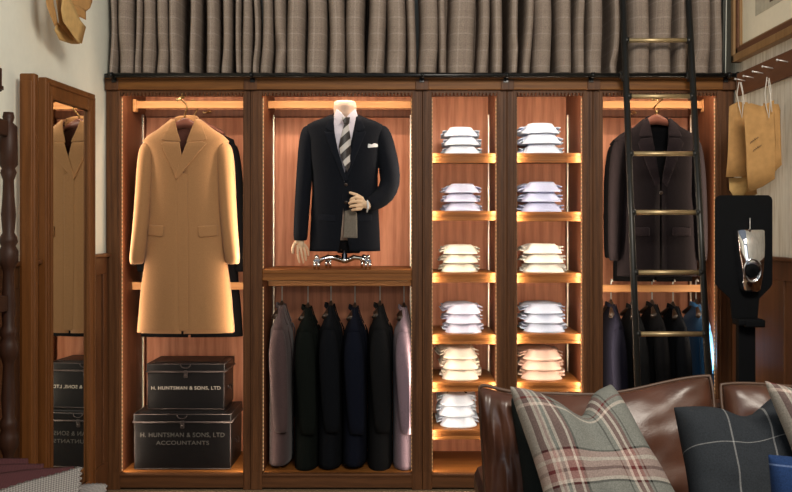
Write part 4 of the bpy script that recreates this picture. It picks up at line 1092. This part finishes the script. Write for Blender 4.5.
# ------------------------------------------------------------------ sofa & cushions
def cushion(corners, T, mat, name, label=None, cat=None, chop=0, pinch=.06, n=26, p=.42, parent=None, piping=None, group=None, wr=.004, round_=0, chopw=.35, uvm=None):
    A, B, Cc, Dd = [Vector(c) for c in corners]   # TL, TR, BL, BR
    nrm = (B-A).cross(Cc-A).normalized()
    if nrm.y > 0: nrm = -nrm
    up = ((A+B)-(Cc+Dd)).normalized()
    base = (Cc+Dd)/2; w = ((B-A).length+(Dd-Cc).length)/2; h = ((A-Cc).length+(B-Dd).length)/2
    def pos(u, v, side):
        a, b = -1+2*u, -1+2*v
        a2 = a*(1-pinch*(1-b*b)); b2 = b*(1-pinch*(1-a*a))
        if round_:
            k = 1-round_*(a*a*b*b)**2; a2 *= k; b2 *= k
        P = Cc*(1-(a2+1)/2)*(1-(b2+1)/2)+Dd*((a2+1)/2)*(1-(b2+1)/2)+A*(1-(a2+1)/2)*((b2+1)/2)+B*((a2+1)/2)*((b2+1)/2)
        e = (max(0, 1-a**4)*max(0, 1-b**4))**p
        if chop:
            c = math.exp(-((a-.05)/chopw)**2)*max(0, b)**1.6; P = P-up*chop*c; e *= 1-.35*c
        nz = noise.noise(Vector((a*2.2+A.x*5, b*2.2, side*3+A.z)))*wr*3+noise.noise(Vector((a*6, b*6, A.x)))*wr
        return P+nrm*side*(T*e+nz*min(1, e*1.5))
    m = MB()
    m.grid(lambda u, v: pos(u, v, 1), n, n, uvfn=lambda u, v: (u*w/.45, v*h/.45)); m.grid(lambda u, v: pos(1-u, v, -1), n, n, uvfn=lambda u, v: ((1-u)*w/.45, v*h/.45))
    bmesh.ops.remove_doubles(m.bm, verts=m.bm.verts, dist=.0008); bmesh.ops.recalc_face_normals(m.bm, faces=m.bm.faces)
    edge = [pos(i/n, 0, 0) for i in range(n+1)]+[pos(1, i/n, 0) for i in range(1, n+1)]+[pos(1-i/n, 1, 0) for i in range(1, n+1)]+[pos(0, 1-i/n, 0) for i in range(1, n+1)]
    if parent:
        o = obj(name, m, mat, parent, True, sub=1)
    else:
        o = solo(name, m, mat, label, cat, group, base=base, sub=1)
    if piping:
        k = MB(); k.tube(edge, .0055, 8, False); obj('piping', k, piping, o, True)
    return o
sx0, sx1, sxm = .262, 1.72, X0(717.5, 3.3)
dB = 3.30
sofa = thing('leather_sofa', 'brown leather sofa with piped cushions, its back toward the wardrobe', 'sofa', (1.0, CAMY+2.95, 0))
# frame
m = MB(); m.box(sx0+.06, sx1, CAMY+3.36, CAMY+3.50, .12, .80, .03); obj('back_frame', m, 'leather', sofa, True)
m = MB(); m.box(sx0+.05, sx1, CAMY+2.55, CAMY+3.36, .12, .30, .02); obj('seat_base', m, 'leather', sofa, True)
for a, b in ((sx0+.20, sxm-.01), (sxm+.01, sx1-.18)):
    m = MB(); m.box(a, b, CAMY+2.50, CAMY+3.20, .30, .46, .04); o = obj('seat_cushion', m, 'leather', sofa, True)
for sx in (sx0+.1, sx1-.08):
    for y in (CAMY+2.65, CAMY+3.42):
        m = MB(); m.lathe([(.018, 0), (.028, .12)], (sx, y, 0), 14); obj('leg', m, 'wood_post', sofa, True)
# back cushions (a small peak towards their inner corners)
bd = CAMY+3.30
cushion([at(487, 393, 3.34), at(715, 371, 3.34), (.33, CAMY+3.16, .42), (sxm-.005, CAMY+3.16, .42)], .075, 'leather', 'back_cushion', parent=sofa, piping='leather_piping', pinch=.045, p=.30, wr=.006, n=30, round_=.05, chop=.030, chopw=.55)
cushion([at(716, 381, 3.33), at(905, 372, 3.33), (sxm+.005, CAMY+3.16, .42), (sx1-.04, CAMY+3.16, .42)], .075, 'leather', 'back_cushion', parent=sofa, piping='leather_piping', pinch=.045, p=.30, wr=.006, n=30, round_=.05, chop=.025, chopw=.55)
# left arm pad
cushion([at(478, 381, 3.02), at(523, 392, 2.98), at(490, 580, 2.98), at(545, 585, 2.96)], .06, 'leather', 'arm_cushion', parent=sofa, piping='leather_piping', pinch=.03, p=.30, wr=.006, round_=.06)
m = MB(); m.box(sx0, sx0+.17, CAMY+2.62, CAMY+3.46, .12, .58, .04); obj('arm', m, 'leather', sofa, True)
m = MB(); m.box(sx1-.15, sx1+.02, CAMY+2.62, CAMY+3.46, .12, .72, .04); obj('arm', m, 'leather', sofa, True)
# pillows
cushion([at(510, 395, 2.92), at(575, 425, 2.97), at(531, 549, 2.87), at(625, 551, 2.87)], .06, 'dark_pillow', 'scatter_pillow', 'plain near-black pillow wedged behind the large plaid pillow', 'pillow', pinch=.05)
cushion([at(507, 383, 2.78), at(611, 381, 2.86), at(565, 596, 2.50), at(743, 594, 2.52)], .085, 'plaid', 'scatter_pillow', 'large grey, red and cream plaid pillow at the left end of the sofa', 'pillow', chop=.080, pinch=.10, wr=.006, p=.52)
cushion([at(671, 405, 2.86), at(803, 380, 2.90), at(694, 585, 2.60), at(842, 585, 2.60)], .095, 'windowpane', 'scatter_pillow', 'charcoal pillow with pale windowpane lines in the middle of the sofa', 'pillow', chop=.05, pinch=.09, wr=.006, p=.5)
cushion([at(761, 377, 2.70), at(880, 385, 2.72), at(845, 598, 2.48), at(975, 598, 2.48)], .07, 'plaid', 'scatter_pillow', 'second plaid pillow at the right edge, half out of view', 'pillow', chop=.03, pinch=.10, wr=.005, p=.5)
cushion([at(766, 452, 2.36), at(880, 448, 2.36), at(781, 628, 2.30), at(893, 628, 2.30)], .05, 'blue_pane', 'scatter_pillow', 'small blue checked pillow in front of the charcoal one at lower right', 'pillow', chop=.02, pinch=.05)

# ------------------------------------------------------------------ table with cloth samples
TZ = .735
tb = thing('side_table', 'dark wooden table at lower left under the cloth samples', 'table', (-1.12, -2.70, 0))
m = MB(); m.box(-1.50, -.90, -3.10, -2.50, TZ-.04, TZ, .006); obj('table_top', m, 'wood_table', tb, True)
for x in (-1.45, -.95):
    for y in (-3.05, -2.55):
        m = MB(); m.lathe([(.018, 0), (.03, TZ-.04)], (x, y, 0), 14); obj('leg', m, 'wood_table', tb, True)
def swatch(pts, z, mat, label, group, t=.004, pink=0, edge=None, wav=.003):
    """flat cloth sample: corner (x,y) points in the table plane, near-left, near-right, far-right, far-left"""
    a, b, c, d = [Vector((p[0], p[1], 0)) for p in pts]; m = MB(); nu, nv = 24, 16
    def fn(u, v):
        p = (a*(1-u)+b*u)*(1-v)+(d*(1-u)+c*u)*v
        if pink and u > .999: p += (b-a).normalized()*pink*(1 if round(v*nv) % 2 else -1)
        if pink and v > .999: p += (d-a).normalized()*pink*(1 if round(u*nu) % 2 else -1)
        p.z = z+wav*(.5+.5*math.sin(u*7+v*5+z*90)); return p
    w = (b-a).length; h = (d-a).length
    m.grid(fn, nu, nv, uvfn=lambda u, v: (u*w/.5, v*h/.5)); return solo('cloth_sample', m, mat, label, 'cloth sample', group, solid=t, soff=1)
def tp(px, py, z=TZ):
    d = (H-z)*F/(py-CY); p = at(px, py, d); return (p.x, p.y)
GS = 'cloth samples fanned on the table at lower left'
swatch([tp(-60, 482, .745), tp(30, 485, .745), tp(28, 459, .745), tp(-60, 461, .745)], .742, 'burgundy', 'burgundy cloth sample at the back of the lower left pile', GS)
swatch([tp(-60, 500, .755), tp(40, 492, .755), tp(44, 464, .755), tp(-40, 467, .755)], .752, 'burgundy', 'second burgundy cloth sample from the back of the pile', GS)
swatch([tp(-40, 530, .765), tp(60, 500, .765), tp(74, 466.5, .765), tp(-10, 474, .765)], .762, 'burgundy', 'frontmost burgundy cloth sample, beside the small-check samples', GS)
swatch([tp(-10, 540, .775), tp(78, 510, .775), tp(81, 467, .775), tp(-10, 494, .775)], .773, 'houndstooth', 'larger grey small-check cloth sample with a pinked edge', GS, pink=.006)
swatch([tp(40, 560, .762), tp(100, 520, .762), tp(107, 478, .762), tp(58, 479, .762)], .742, 'houndstooth', 'grey small-check cloth sample at the right corner of the pile', GS, pink=.006)

# ------------------------------------------------------------------ lights, camera
w = bpy.data.worlds.new('world'); bpy.context.scene.world = w; w.use_nodes = True
bg = w.node_tree.nodes['Background']; bg.inputs[0].default_value = (.80, .88, 1, 1); bg.inputs[1].default_value = .22
def area(loc, tgt, sx, sy, e, col):
    L = bpy.data.lights.new('room_lamp', 'AREA'); L.shape = 'RECTANGLE'; L.size = sx; L.size_y = sy; L.energy = e; L.color = col
    o = bpy.data.objects.new('room_lamp', L); C.objects.link(o); o.location = loc
    o.rotation_euler = (Vector(tgt)-Vector(loc)).to_track_quat('-Z', 'Y').to_euler()
area((.9, -4.2, 3.2), (-.6, 0, 1.9), 1.2, .8, 110, (1, .91, .78))
area((-.2, -6.0, 2.0), (0, 0, 1.4), 2.4, 1.6, 18, (.92, .96, 1))
cam = bpy.data.cameras.new('camera'); co_ = bpy.data.objects.new('camera', cam); C.objects.link(co_)
co_.location = (0, CAMY, H); co_.rotation_euler = (PI/2, 0, 0)
cam.sensor_width = 36; cam.lens = F/792*36; cam.shift_x = -4/792; cam.shift_y = -21/792; cam.clip_start = .05
sc = bpy.context.scene; sc.camera = co_
sc.view_settings.view_transform = 'Standard'; sc.view_settings.look = 'None'; sc.view_settings.gamma = 1; sc.view_settings.exposure = 0
